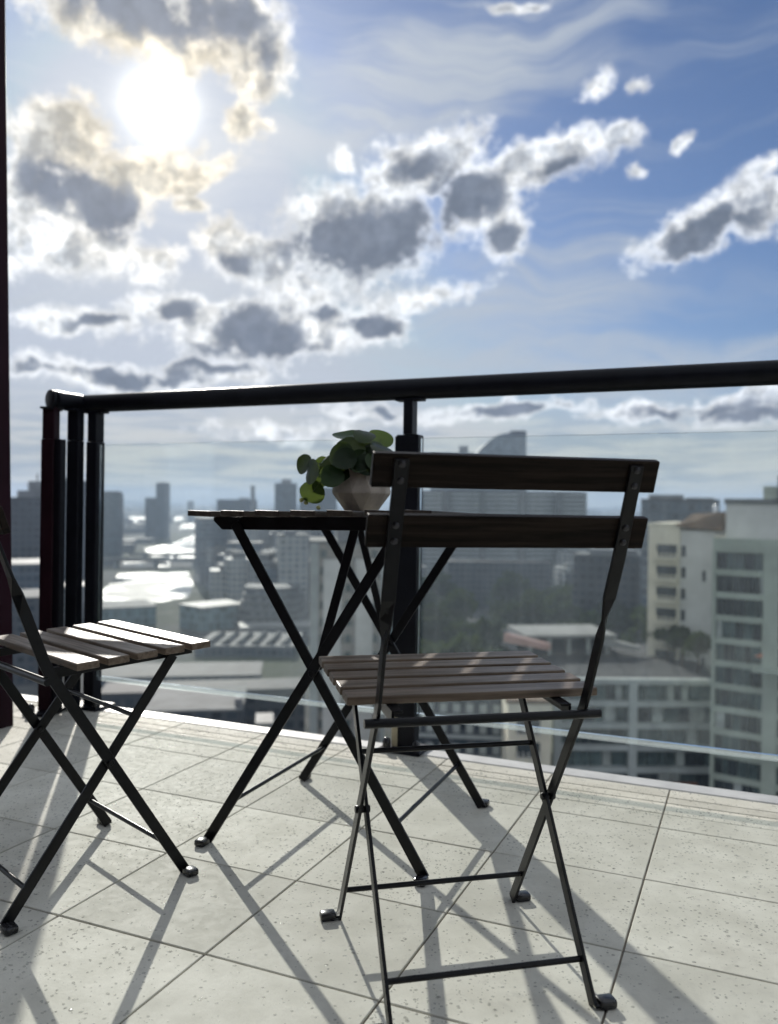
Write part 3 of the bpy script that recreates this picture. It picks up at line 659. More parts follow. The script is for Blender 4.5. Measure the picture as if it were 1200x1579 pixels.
# ------------------------------------------------------------------ the city, sixty metres below
GZ = -60.0
def gp(u, v, z=GZ):                  # where a photo pixel meets a level at height z
    r_ = ray(u, v); return Vector((0, 0, CAM_H)) + r_*((z-CAM_H)/r_.z)
def zat(v, d, u=600): return at(u, v, d).z
def facade(name, wallc, glassc, fh=3.2, bw=3.0, wf=0.55, hf=0.6, rough=0.6, grad=0.0):
    m = bpy.data.materials.new(name); m.use_nodes = True; nt = m.node_tree; b = NB(nt); p = nt.nodes['Principled BSDF']
    co = b.n('ShaderNodeTexCoord').outputs['Object']; sp = b.n('ShaderNodeSeparateXYZ'); b.put(sp.inputs[0], co)
    h = b.m('ADD', sp.outputs[0], sp.outputs[1])
    fz = b.m('FRACT', b.m('DIVIDE', sp.outputs[2], fh)); fx = b.m('FRACT', b.m('DIVIDE', h, bw))
    inz = b.m('MULTIPLY', b.m('GREATER_THAN', fz, (1-hf)/2), b.m('LESS_THAN', fz, (1+hf)/2))
    inx = b.m('MULTIPLY', b.m('GREATER_THAN', fx, (1-wf)/2), b.m('LESS_THAN', fx, (1+wf)/2))
    nrm = b.n('ShaderNodeNewGeometry').outputs['Normal']; sn = b.n('ShaderNodeSeparateXYZ'); b.put(sn.inputs[0], nrm)
    side = b.m('LESS_THAN', b.m('ABSOLUTE', sn.outputs[2]), 0.5)
    win = b.m('MULTIPLY', b.m('MULTIPLY', inz, inx), side)
    cell = b.comb(b.m('FLOOR', b.m('DIVIDE', h, bw)), b.m('FLOOR', b.m('DIVIDE', sp.outputs[2], fh)), 0.0)
    wn = b.n('ShaderNodeTexWhiteNoise', noise_dimensions='3D'); b.put(wn.inputs[0], cell)
    gv = b.m('MULTIPLY_ADD', wn.outputs[0], 1.0, 0.45)
    n = b.noise(co, 0.12, 4, 0.6).outputs['Fac']
    wc = b.mix(b.ss(n, 0.3, 0.7), tuple(x*0.85 for x in wallc), tuple(min(1, x*1.12) for x in wallc))
    c = b.mix(win, wc, b.vm('SCALE', b.comb(*glassc), sc=gv))
    nt.links.new(c, p.inputs['Base Color']); nt.links.new(b.m('MULTIPLY_ADD', win, 0.12-rough, rough), p.inputs['Roughness']); nt.links.new(b.m('MULTIPLY_ADD', win, 0.40, 0.08), p.inputs['Specular IOR Level'])
    MATS[name] = m
facade('f_dark', (0.070, 0.080, 0.092), (0.030, 0.042, 0.055), 3.3, 3.2, 0.6, 0.55)
facade('f_blue', (0.105, 0.130, 0.155), (0.045, 0.070, 0.095), 3.4, 2.6, 0.8, 0.62)
facade('f_grey', (0.215, 0.225, 0.225), (0.075, 0.095, 0.11), 3.2, 3.4, 0.55, 0.5)
facade('f_pale', (0.36, 0.37, 0.36), (0.15, 0.175, 0.19), 3.1, 3.6, 0.5, 0.5)
facade('f_teal', (0.235, 0.315, 0.325), (0.16, 0.235, 0.25), 4.0, 2.0, 0.86, 0.86)
facade('f_band', (0.30, 0.345, 0.37), (0.105, 0.145, 0.175), 3.2, 60.0, 0.985, 0.52)
facade('f_brick', (0.17, 0.115, 0.085), (0.05, 0.055, 0.06), 3.1, 2.8, 0.45, 0.5)
facade('f_beige', (0.30, 0.285, 0.255), (0.20, 0.20, 0.19), 3.0, 2.4, 0.42, 0.40)
facade('f_sail', (0.20, 0.235, 0.27), (0.12, 0.155, 0.19), 3.4, 2.2, 0.7, 0.8)
mat('roof_grey', (0.135, 0.145, 0.145), 0.75, 0.25, 0.15, spec=0.08)
mat('roof_pale', (0.25, 0.255, 0.245), 0.6, 0.2, 0.15, spec=0.08)
mat('roof_dark', (0.06, 0.064, 0.068), 0.7, 0.3, 0.15, spec=0.08)
mat('roof_rust', (0.17, 0.125, 0.09), 0.75, 0.3, 0.3, spec=0.08)
mat('roof_pink', (0.46, 0.30, 0.255), 0.45, 0.15, 0.5)
mat('plant_room', (0.20, 0.21, 0.22), 0.7, 0.2, 0.3, spec=0.08)
mat('render_cream', (0.66, 0.62, 0.50), 0.75, 0.10, 0.25, spec=0.08)
mat('render_grey', (0.56, 0.56, 0.53), 0.75, 0.12, 0.2, spec=0.08)
mat('concrete', (0.37, 0.40, 0.39), 0.75, 0.14, 0.25, spec=0.08)
mat('concrete_green', (0.37, 0.415, 0.355), 0.7, 0.14, 0.25, spec=0.08)
mat('awning', (0.55, 0.24, 0.15), 0.7, 0.1, 2)
mat('terracotta', (0.22, 0.085, 0.045), 0.7, 0.2, 0.4)
mat('window_dark', (0.035, 0.045, 0.05), 0.12, 0.35, 0.6)
mat('window_green', (0.075, 0.105, 0.105), 0.12, 0.45, 0.5)
mat('curtain', (0.34, 0.37, 0.35), 0.5, 0.3, 0.6)
mat('bark', (0.05, 0.038, 0.028), 0.9, 0.3, 3)
mat('crane', (0.30, 0.28, 0.22), 0.6, 0.1, 1)
def foliage_mat(name, a, c):
    m = bpy.data.materials.new(name); m.use_nodes = True; nt = m.node_tree; b = NB(nt); p = nt.nodes['Principled BSDF']
    g = b.n('ShaderNodeNewGeometry').outputs['Position']; oi = b.n('ShaderNodeObjectInfo').outputs['Random']
    n = b.noise(g, 0.7, 3, 0.6).outputs['Fac']
    col = b.mix(b.ss(b.m('ADD', n, b.m('MULTIPLY', b.m('SUBTRACT', oi, .5), .3)), 0.3, 0.7), a, c)
    nt.links.new(col, p.inputs['Base Color']); p.inputs['Roughness'].default_value = 0.9; p.inputs['Specular IOR Level'].default_value = 0.0
    tl = b.n('ShaderNodeBsdfTranslucent'); tl.inputs[0].default_value = (c[0]*2.0, c[1]*1.9, c[2]*1.5, 1); mx = b.n('ShaderNodeMixShader'); mx.inputs[0].default_value = 0.16
    nt.links.new(p.outputs[0], mx.inputs[1]); nt.links.new(tl.outputs[0], mx.inputs[2]); nt.links.new(mx.outputs[0], nt.nodes['Material Output'].inputs[0])
    MATS[name] = m
foliage_mat('foliage', (0.016, 0.028, 0.016), (0.036, 0.055, 0.026))
foliage_mat('foliage_light', (0.024, 0.040, 0.016), (0.056, 0.080, 0.028))

# ground, river
def ground_material():
    m = bpy.data.materials.new('city_ground'); m.use_nodes = True; nt = m.node_tree; b = NB(nt); p = nt.nodes['Principled BSDF']
    g = b.n('ShaderNodeNewGeometry').outputs['Position']
    n = b.noise(g, 0.012, 6, 0.6).outputs['Fac']; n2 = b.noise(g, 0.05, 4, 0.6).outputs['Fac']
    v = b.n('ShaderNodeTexVoronoi'); b.put(v.inputs['Vector'], g); v.inputs['Scale'].default_value = 0.022
    c = b.mix(b.ss(n, 0.42, 0.6), (0.085, 0.09, 0.088), (0.055, 0.07, 0.04))
    c = b.mix(b.ss(n2, 0.52, 0.68, 0, 0.7), c, (0.16, 0.16, 0.15))
    c = b.mix(b.m('MULTIPLY', b.ss(v.outputs['Distance'], 0.0, 0.9), 0.35), c, (0.06, 0.065, 0.07))
    nt.links.new(c, p.inputs['Base Color']); p.inputs['Roughness'].default_value = 0.9; p.inputs['Specular IOR Level'].default_value = 0.05; MATS['ground'] = m
ground_material()
g = MB().add([(-9000, -300, GZ), (9000, -300, GZ), (9000, 9400, GZ), (-9000, 9400, GZ)], [(0, 1, 2, 3)])
o = obj('city_ground', g, 'ground'); o['kind'] = 'structure'
def water_material():
    m = bpy.data.materials.new('river_water'); m.use_nodes = True; nt = m.node_tree; b = NB(nt); p = nt.nodes['Principled BSDF']
    p.inputs['Base Color'].default_value = (0.03, 0.04, 0.042, 1); p.inputs['Roughness'].default_value = 0.22; p.inputs['IOR'].default_value = 1.33
    g = b.n('ShaderNodeNewGeometry').outputs['Position']
    n = b.noise(b.vm('MULTIPLY', g, (0.5, 0.22, 1)), 1.0, 4, 0.6).outputs['Fac']; n2 = b.noise(g, 0.02, 3, 0.5).outputs['Fac']
    nt.links.new(b.ss(n2, 0.40, 0.60, 0.10, 0.62), p.inputs['Roughness']); p.inputs['Specular IOR Level'].default_value = 0.20
    bp = b.n('ShaderNodeBump'); bp.inputs['Strength'].default_value = 0.7; bp.inputs['Distance'].default_value = 0.4
    nt.links.new(n, bp.inputs['Height']); nt.links.new(bp.outputs[0], p.inputs['Normal']); MATS['water'] = m
water_material()
def water(name, px):
    P = [gp(u, v) for u, v in px]; n = len(P)
    o = obj(name, MB().add([(p.x, p.y, GZ+0.05) for p in P], [tuple(range(n))]), 'water'); o['kind'] = 'structure'
water('river', [(80, 950), (140, 925), (168, 902), (184, 884), (290, 881), (298, 900), (292, 920), (250, 928), (170, 936), (90, 950)])
water('river', [(222, 846), (268, 838), (296, 826), (318, 818), (330, 822), (320, 852), (300, 860), (238, 863)])
water('river', [(190, 874), (262, 874), (262, 866), (190, 867)])
water('river', [(196, 804), (224, 804), (224, 797), (198, 797)])
water('river', [(276, 816), (312, 814), (310, 807), (282, 808)])
water('river', [(268, 802), (282, 802), (282, 797), (270, 797)])

# bridges
def bridge(label, u0, u1, v, w=9.0, h=6.0):
    a, c = gp(u0, v), gp(u1, v); d = (c-a); L = d.length; ang = math.atan2(d.y, d.x)
    t = thing('bridge', label, 'bridge', None, (a.x, a.y, GZ), ang)
    obj('deck', MB().box(0, L, -w/2, w/2, h, h+1.2), 'roof_grey', t)
    n = max(3, int(L/28)); pm = MB().box(-1.2, 1.2, -w*0.4, w*0.4, 0, h).mesh('pier')
    for k in range(n): obj('pier', pm, 'concrete', t, (L*(k+0.5)/n, 0, 0))
    for s in (-1, 1): obj('parapet', MB().box(0, L, s*w/2-0.2, s*w/2+0.2, h+1.201, h+2.2), 'plant_room', t)
bridge('grey road bridge crossing the bright river, nearest of the two bridges', 150, 330, 875, 16, 6)
bridge('low bridge across the far bright reach of the river', 200, 340, 864, 10, 5)

def building(name, label, u0, u1, vtop, d, depth, fm, rm='roof_grey', dyaw=0.0, boxes=(), cat='building', base=None, group=None):
    """a block whose front spans photo columns u0..u1 at distance d; boxes = (x0,x1,y0,y1,h) on the roof in fractions"""
    a, c = at(u0, vtop, d), at(u1, vtop, d); mid = (a+c)/2; W = (c-a).length; z1 = mid.z; z0 = GZ if base is None else base
    az = math.atan2(mid.x, mid.y)
    t = thing(name, label, cat, group, (mid.x, mid.y, z0), -az+dyaw); H = z1-z0
    obj('wall', MB().box(-W/2, W/2, 0, depth, 0, H), fm, t)
    rf = obj('roof', MB().box(-W/2-0.25, W/2+0.25, -0.25, depth+0.25, H+0.01, H+0.5), rm, t)
    for (x0, x1, y0, y1, h) in boxes:
        obj('rooftop_box', MB().box(-W/2+W*x0, -W/2+W*x1, depth*y0, depth*y1, H+0.51, H+0.5+h), 'plant_room', rf)
    return t, W, H
# left, behind and between the balustrade posts
building('office_block', 'dark stepped office block beside the maroon wall at far left', -90, 64, 768, 420, 40, 'f_dark', 'roof_dark', 0, [(0.75, 0.90, .2, .8, 3.5), (0.86, 0.985, .3, .9, 8.5), (0.935, 0.95, .5, .55, 12.5), (.3, .6, .2, .8, 3)])
building('low_building', 'low building with a pale roof below the dark stepped block', -60, 72, 872, 330, 30, 'f_blue', 'roof_pale')
building('low_building', 'dark low building down behind the left chair backrest', -60, 74, 925, 270, 26, 'f_dark', 'roof_grey', 0.1, [(.5, .7, .3, .7, 2)])
building('tower_block', 'dark tower glimpsed through the slits between the balustrade posts', 94, 136, 742, 640, 22, 'f_dark', 'roof_dark', 0, [(.1, .5, .2, .7, 2.5)])
building('low_building', 'grey low building seen through the post slits above the river', 86, 150, 905, 420, 20, 'f_grey', 'roof_pale', 0.2)
# rounded tower
c0 = at(174, 762, 900); W = 29*900/FPX
t = thing('tower_block', 'hazy tower with rounded corners just right of the corner post', 'building', None, (c0.x, c0.y, GZ), 0)
prof = [(math.copysign(abs(math.cos(a))**0.55, math.cos(a))*W/2, math.copysign(abs(math.sin(a))**0.55, math.sin(a))*W/2) for a in [2*PI*k/28 for k in range(28)]]
obj('wall', MB().prism(prof, 0, c0.z-GZ), 'f_blue', t)
obj('roof', MB().prism([(x*0.86, y*0.86) for x, y in prof], c0.z-GZ+0.01, c0.z-GZ+3.0), 'roof_dark', t)
building('tower_block', 'shorter of the two joined hazy towers behind the river', 224, 242, 768, 1310, 24, 'f_blue', 'roof_dark')
building('tower_block', 'taller of the two joined hazy towers behind the river', 241, 262, 746, 1300, 26, 'f_blue', 'roof_dark', 0, [(.1, .9, .1, .9, 1.5)])
building('tower_block', 'small distant tower left of the table corner', 289, 299, 773, 2300, 20, 'f_blue', 'roof_dark')
building('low_building', 'low green-tinted hall beside the near river bank', 150, 240, 938, 400, 30, 'f_teal', 'roof_grey', 0.15)
# glazed box with a corner towards us
c0 = at(311, 939, 385); t = thing('glass_hall', 'pale teal glass box building with a flat roof beyond the left seat', 'building', None, (c0.x, c0.y, GZ), math.radians(45))
H = c0.z-GZ
obj('wall', MB().box(-0.0, 26, 0, 19, 0, H).mesh('wall'), 'f_teal', t)
obj('roof', MB().box(-0.4, 26.4, -0.4, 19.4, H+0.01, H+0.7), 'roof_pale', t)
building('low_building', 'broad pale flat roof to the right of the teal glass box', 362, 470, 952, 420, 38, 'f_grey', 'roof_pale', 0.25)
building('low_building', 'second pale flat roof just below the broad one', 372, 486, 968, 372, 16, 'f_grey', 'roof_pale', 0.1)
# saw-tooth shed
t, W, H = building('sawtooth_shed', 'long shed with saw-tooth skylights on its roof below the glass box', 300, 452, 998, 325, 34, 'f_blue', 'roof_grey', -0.18)
for k in range(6):
    x = -W/2+3+k*(W-6)/5.5
    m = MB(); L = 24; m.add([(x, 4, H+0.52), (x+3.4, 4, H+0.52), (x+3.0, 4, H+2.6), (x, 4+L, H+0.52), (x+3.4, 4+L, H+0.52), (x+3.0, 4+L, H+2.6)], [(0, 1, 2), (3, 5, 4), (0, 2, 5, 3), (1, 4, 5, 2), (0, 3, 4, 1)])
    obj('skylight', m, 'roof_grey', t)
building('low_building', 'long blue glass-fronted low block in front of the saw-tooth shed', 150, 400, 1045, 262, 22, 'f_blue', 'roof_dark', -0.12)
building('low_building', 'near grey flat roof seen through the gap under the left glass panel', 225, 372, 1098, 178, 22, 'f_dark', 'roof_grey', -0.10, [(.92, 0.99, .1, .3, 1.6)])
building('low_building', 'dark low building behind the near grey flat roof under the glass', 160, 470, 1068, 205, 12, 'f_dark', 'roof_dark', -0.05)
building('low_building', 'small pale hut beside the green hedge under the glass edge', 396, 420, 1118, 176, 8, 'f_pale', 'roof_pale')
# under the table
building('office_block', 'dark blue mid-rise block under the left end of the tabletop', 309, 352, 800, 600, 30, 'f_blue', 'roof_dark', 0.15)
building('office_block', 'blue-grey block behind the left table leg', 350, 402, 838, 560, 26, 'f_blue', 'roof_dark', -0.1)
building('power_station', 'long distant block standing over the tabletop left of the plant', 335, 396, 771, 1150, 40, 'f_blue', 'roof_dark', 0, [(.55, .8, .2, .8, 2.5)])
c0 = at(390, 750, 1120); t = thing('chimney_stack', 'slim chimney rising above the tabletop left of the plant', 'chimney', None, (c0.x, c0.y, GZ))
obj('shaft', MB().lathe([(4.0, 0), (2.6, c0.z-GZ)], 14).mesh('shaft', 0, 1, True), 'plant_room', t); obj('rim', MB().lathe([(3.1, c0.z-GZ-1.5), (3.1, c0.z-GZ+0.6)], 14), 'roof_dark', t)
building('tower_block', 'blue-grey tower with a stepped top just left of the plant leaves', 424, 458, 746, 980, 26, 'f_blue', 'roof_dark', 0, [(.3, .75, .2, .8, 5)])
building('tower_block', 'hazy tower directly behind the plant and its pot', 462, 520, 752, 1050, 26, 'f_blue', 'roof_dark', 0, [(.1, .4, .2, .8, 3)])
building('tower_block', 'pale high-rise between the crossed table legs, its top under the table rail', 430, 476, 826, 440, 18, 'f_pale', 'roof_grey', 0.1, [(.2, .6, .2, .7, 2.5)])
building('office_block', 'pale stepped block left of the pale high-rise', 402, 442, 852, 470, 18, 'f_grey', 'roof_grey', -0.1)
# terraced crescent
t = thing('terraced_block', 'curved terraced apartment block behind the lower table legs', 'building', None, tuple(gp(418, 968)), 0)
for k in range(6):
    r0 = 17-k*0.9; poly = [(r0*math.cos(a), 0.75*r0*math.sin(a)) for a in [PI+PI*i/14 for i in range(15)]]+[(r0, 12), (-r0, 12)]
    fl = obj('storey', MB().prism(poly, k*3.3, k*3.3+2.0), 'f_grey', t); obj('balcony_band', MB().prism([(x*1.03, y*1.03) for x, y in poly], k*3.3+2.01, k*3.3+3.29), 'roof_grey', fl)
# concrete slab tower seen through the table legs, with modelled ribs
t, W, H = building('slab_tower', 'beige concrete slab tower standing behind the crossed table legs', 481, 594, 838, 158, 16, 'f_beige', 'roof_grey', 0.06, [(.35, .8, .2, .7, 2.5)])
rm_ = MB().box(-0.45, 0.45, -0.6, 0.0, 0, H).mesh('rib')
for k, fx in enumerate((0.02, 0.06, 0.98)): obj('rib', rm_, 'concrete', t, (-W/2+W*fx, -0.01, 0))
rm2 = MB().box(-W*0.12, W*0.12, -0.35, 0.0, 0, H-3).mesh('bay'); 
for fx in (0.28, 0.72): obj('bay', rm2, 'render_grey', t, (-W/2+W*fx, -0.02, 0))
sm_ = MB().box(-W*0.04, W*0.04, -0.12, 0.0, 0, 1.5).mesh('window')
for j in range(16):
    for fx in (0.16, 0.50, 0.86): obj('window', sm_, 'window_green', t, (-W/2+W*fx, -0.02, 2+j*3.2))
building('office_block', 'teal glazed block squeezed between the slab tower and the centre post', 588, 640, 870, 300, 20, 'f_teal', 'roof_grey')
# sail-roofed tower over the chair back
def outline_block(name, label, px, d, depth, fm):
    P = [at(u, v, d) for u, v in px]; x0 = sum(p.x for p in P)/len(P); t = thing(name, label, 'building', None, (x0, d, GZ))
    poly = [(p.x-x0, p.z-GZ) for p in P]; n = len(poly); m = MB()
    m.add([(x, 0, z) for x, z in poly]+[(x, depth, z) for x, z in poly], [tuple(range(n)), tuple(range(n, 2*n))[::-1]]+[(i, (i+1) % n, n+(i+1) % n, n+i) for i in range(n)])
    obj('wall', m, fm, t); return t, x0
arc = [(733+ (782-733)*k/8, 702-34*math.sin(k/8*PI/2)**0.9) for k in range(9)]
t, x0 = outline_block('sail_tower', 'tall tower with a curved sloping top above the chair backrest', [(812, 850), (812, 664), (790, 665)]+arc[::-1]+[(733, 850)], 900, 26, 'f_sail')
a = at(788, 664, 899); c = at(811, 664, 899); obj('crown_panel', MB().box(a.x-x0, c.x-x0, -1.2, 0, a.z-GZ-3.2, a.z-GZ), 'f_dark', t)
building('tower_block', 'lower hazy block left of the curved tower, its roof just over the backrest', 664, 735, 699, 930, 24, 'f_sail', 'roof_dark', 0, [(.62, .82, .2, .8, 8)])
# long banded slab behind the chair back
t = thing('banded_slab', 'long grey-blue apartment slab with horizontal bands behind the chair backrest', 'building', None, tuple(at(770, 759, 585)), 0)
z1 = t.location.z; t.location.z = GZ; W = 270*585/FPX; Hs = z1-GZ
front = [(-W/2+W*k/10, -9*math.sin(PI*k/10)) for k in range(11)]
obj('wall', MB().prism(front+[(W/2, 20), (-W/2, 20)], 0, Hs), 'f_dark', t)
bandp = [(x*1.004, y-0.8) for x, y in front]+[(W/2*1.004, 20.5), (-W/2*1.004, 20.5)]
bm2 = MB().prism(bandp, 0, 1.45).mesh('floor_band')
for j in range(int(Hs/3.1)+1): obj('floor_band', bm2, 'concrete', t, (0, 0, min(j*3.1, Hs-1.2)))
for fx in (-.31, -0.1, .12, .33): obj('stair_core', MB().box(W*fx-2.2, W*fx+2.2, -10.6, 0, 0, Hs+0.4), 'roof_grey', t)
obj('roof', MB().prism([(x, y+1) for x, y in front]+[(W/2, 19), (-W/2, 19)], Hs+0.26, Hs+0.8), 'roof_dark', t)
building('office_block', 'dark office block low behind the chair, beyond the trees', 690, 850, 868, 480, 24, 'f_dark', 'roof_dark', 0.1)
building('office_block', 'dark block with a pale top storey left of the cream tower', 885, 1004, 858, 330, 20, 'f_dark', 'roof_grey', -0.1, [(.2, .8, .1, .5, 2)])
building('office_block', 'dark glazed building showing above the roof of the cream tower', 992, 1106, 772, 300, 22, 'f_blue', 'roof_dark', 0.05, [(.1, .55, .1, .8, 1.6), (.6, .95, .2, .8, .6)])

# ---- right: cream tower, grey tower with window bays, banded podium
def px_on(t, u, v, d):               # photo pixel at distance d in a thing's own frame
    return t.matrix_basis.inverted() @ at(u, v, d)
D1 = 132.0
c0 = at(1048, 812, D1); t = thing('cream_tower', 'cream rendered apartment tower with a stack of small balconies, right of the chair', 'building', None, (c0.x, c0.y, GZ), math.radians(-36)); H = c0.z-GZ
Wl, Wr = 4.9, 5.3
obj('wall', MB().box(-Wl, 0, 0, 13, 0, H), 'render_cream', t)
obj('side_wall', MB().box(0.001, Wr, 0.35, 13, 0, H-0.6), 'render_grey', t)
obj('corner_pier', MB().box(Wr+0.002, Wr+0.75, 0.0, 13, 0, H-1.2), 'render_cream', t)
rf = obj('roof', MB().hexa([Vector(p) for p in ((-0.6, -0.2, H+0.02), (Wr+1.0, -0.2, H-0.55), (Wr+1.0, 13, H-0.55), (-0.6, 13, H+0.02), (1.2, 2.5, H+2.0), (Wr+0.8, 1.5, H+2.4), (Wr+0.8, 12, H+2.4), (1.2, 12, H+2.0))]), 'roof_rust', t)
obj('parapet', MB().box(-Wl-0.15, -0.61, -0.15, 13, H+0.01, H+0.5), 'render_cream', t)
obj('roof_vent', MB().lathe([(0.35, 0), (0.35, 1.0), (0.15, 1.3)], 12).mesh('roof_vent', 0, 1, True), 'vent_metal', t, (Wr-0.5, 2.2, H+2.2))
for j in range(8):
    z = H-4.9-j*3.35
    if z < 4: break
    obj('balcony_opening', MB().box(-Wl*0.72, -Wl*0.06, -0.02, 0.10, z, z+2.0), 'window_dark', t)
    bs = obj('balcony', MB().box(-Wl*0.80, -Wl*0.02, -1.15, -0.03, z-0.42, z-0.10), 'render_cream', t)
    for k in range(6): obj('baluster', MB().box(-Wl*0.79+k*0.7, -Wl*0.79+k*0.7+0.28, -1.14, -1.04, z-0.099, z+0.75), 'render_cream', bs)
    obj('window', MB().box(0.25, 0.95, 0.30, 0.40, z+0.2, z+1.9), 'window_dark', t)
    if j in (1, 5): obj('window', MB().box(3.5, 4.0, 0.30, 0.40, z-0.2, z+1.5), 'window_dark', t)
D2 = 108.0
a = at(1101, 836, D2); c = at(1290, 836, D2); W = (c-a).length; t = thing('bay_tower', 'grey-green apartment tower with wide window bays at the right edge', 'building', None, (a.x, a.y, GZ), math.radians(-36)); H = a.z-GZ
obj('wall', MB().box(0, W, 0.55, 16, 0, H), 'concrete_green', t)
ph = obj('penthouse', MB().box(0.7, W, 3.0, 14, H+0.01, H+5.4), 'render_grey', t)
obj('plant_room', MB().box(5.0, 6.6, 4, 9, H+5.41, H+7.2), 'concrete_green', ph); obj('plant_room', MB().box(6.7, 14, 4, 12, H+5.41, H+8.6), 'plant_room', ph); obj('coping', MB().box(0.5, W, 2.8, 3.0, H+4.9, H+5.6), 'roof_grey', ph)
obj('roof_terrace_wall', MB().box(-0.1, W, 0.1, 0.54, H-1.2, H+0.55), 'concrete_green', t)
obj('edge_pier', MB().box(-0.12, 0.30, 0.0, 0.54, 0, H-1.21), 'concrete_green', t)
obj('pier', MB().box(6.05, 7.75, -0.10, 0.54, 0, H-1.21), 'concrete_green', t); obj('pier', MB().box(13.2, 14.6, -0.10, 0.54, 0, H-1.21), 'concrete_green', t)
rs = random.Random(5)
for j in range(11):
    z1 = H-1.25-j*2.92
    for (x0, x1) in ((0.31, 6.04), (7.76, 13.19)):
        obj('spandrel', MB().box(x0, x1, 0.06, 0.54, z1-2.92, z1-2.92+0.72), 'concrete_green', t)
        x = x0
        while x < x1-0.4:
            w = min(rs.choice((0.7, 0.95, 1.2)), x1-x); k = rs.random()
            obj('window_pane', MB().box(x+0.05, x+w-0.03, 0.40+0.05*(k > .5), 0.54, z1-2.18, z1-0.04), 'curtain' if k > 0.86 else ('window_green' if k > 0.45 else 'window_dark'), t)
            x += w
um = thing('parasol', 'orange parasol on the balcony of the grey-green tower at the right edge', 'parasol', None, tuple(at(1181, 984, D2-2.4)))
um.location.z = GZ+H-1.25-5*2.92+0.75
obj('canopy', MB().lathe([(1.55, 0.95), (0.8, 1.5), (0.05, 1.95)], 10, False), 'awning', um); obj('pole', MB().tube([(0, 0, -0.4), (0, 0, 1.9)], 0.04, 8), 'screw', um)
obj('balcony_shelf', MB().box(5.2, 8.8, -2.0, 0.05, H-1.25-5*2.92+0.10, H-1.25-5*2.92+0.32), 'concrete_green', t)
# podium: floor slabs and window bays; the right wing runs towards us
D3 = 116.0
a = at(860, 1046, D3); b1 = at(1112, 1046, D3); e1 = at(1215, 1085, 92.0)
zr = a.z; t = thing('podium_block', 'low apartment podium with pale floor bands and glazed bays at lower right', 'building', None, (a.x, a.y, GZ)); H = zr-GZ
p0 = Vector((0, 0, 0)); p1_ = Vector((b1.x-a.x, b1.y-a.y, 0)); p2_ = p1_+Vector((12.0, -21.0, 0))
def wing(pA, pB, back, seedw, ranges):
    d = (pB-pA); L = d.length; d.normalize(); nrm = Vector((d.y, -d.x, 0)); M = Matrix.Translation(pA) @ Matrix.Rotation(math.atan2(d.y, d.x), 4, 'Z')
    obj('wall', MB().box(0, L, 0.9, back, 0, H-0.2, M), 'concrete_green', t)
    rw = random.Random(seedw)
    for j in range(9):
        z = H-j*3.05
        obj('floor_band', MB().box(-0.15, L+0.15, -0.35, 0.89, z-0.75, z, M).mesh('floor_band'), 'concrete', t)
        x = 0.1
        while x < L-0.3:
            w = min(rw.choice((1.0, 1.3, 1.7, 2.2)), L-x); k = rw.random()
            obj('window_pane', MB().box(x+0.07, x+w-0.07, 0.55, 0.89, z-3.04, z-0.76, M), 'curtain' if k > 0.84 else ('window_green' if k > 0.40 else 'window_dark'), t)
            x += w
        if j in (4,): obj('balcony_screen', MB().box(L*0.42, L*0.86, -0.30, -0.2, z-3.0, z-2.0, M), 'terracotta', t)
    for fx in ranges: obj('pier', MB().box(L*fx-0.55, L*fx+0.55, -0.55, 0.5, 0, H-0.76, M), 'concrete', t)
wing(p0, p1_, 14, 1, (0.0, 0.46))
wing(p1_+Vector((0.3, -0.2, 0)), p2_, 10, 2, (0.995,))
obj('roof_slab', MB().add([tuple(q) for q in (p0+Vector((0, .9, H-0.19)), p1_+Vector((0, .9, H-0.19)), p1_+Vector((4, 30, H-0.19)), Vector((-4, 30, H-0.19)))], [(0, 1, 2, 3)]), 'roof_dark', t)
# pavilion on the podium roof
c0 = at(870, 1012, 134); t = thing('roof_pavilion', 'flat-roofed pavilion with a pinkish sloping edge behind the chair seat', 'building', None, (c0.x, c0.y, GZ+H-0.17), 0.12)
obj('wall', MB().box(-7, 8.5, 2, 11, 0, 2.7), 'f_dark', t); obj('roof', MB().box(-6.2, 9.0, 0.5, 12, 2.71, 3.2), 'roof_pale', t)
obj('sloping_edge', MB().hexa([Vector(p) for p in ((-9.6, 1.0, 2.2), (-3.6, -2.6, 1.4), (-2.9, -2.2, 1.4), (-8.6, 1.6, 2.2), (-9.6, 1.0, 3.5), (-3.6, -2.6, 2.4), (-2.9, -2.2, 2.4), (-8.6, 1.6, 3.5))]), 'roof_pink', t)
obj('roof_wing', MB().hexa([Vector(p) for p in ((6, 0, 1.6), (12.0, -1.5, .9), (12.4, -0.6, .9), (6.6, 6, 1.6), (6, 0, 2.7), (12.0, -1.5, 1.5), (12.4, -0.6, 1.5), (6.6, 6, 2.7))]), 'roof_pale', t)
for k in range(5): obj('column', MB().box(-5.5+k*3.2, -5.0+k*3.2, 0.9, 1.4, 0, 2.7), 'curtain', t)
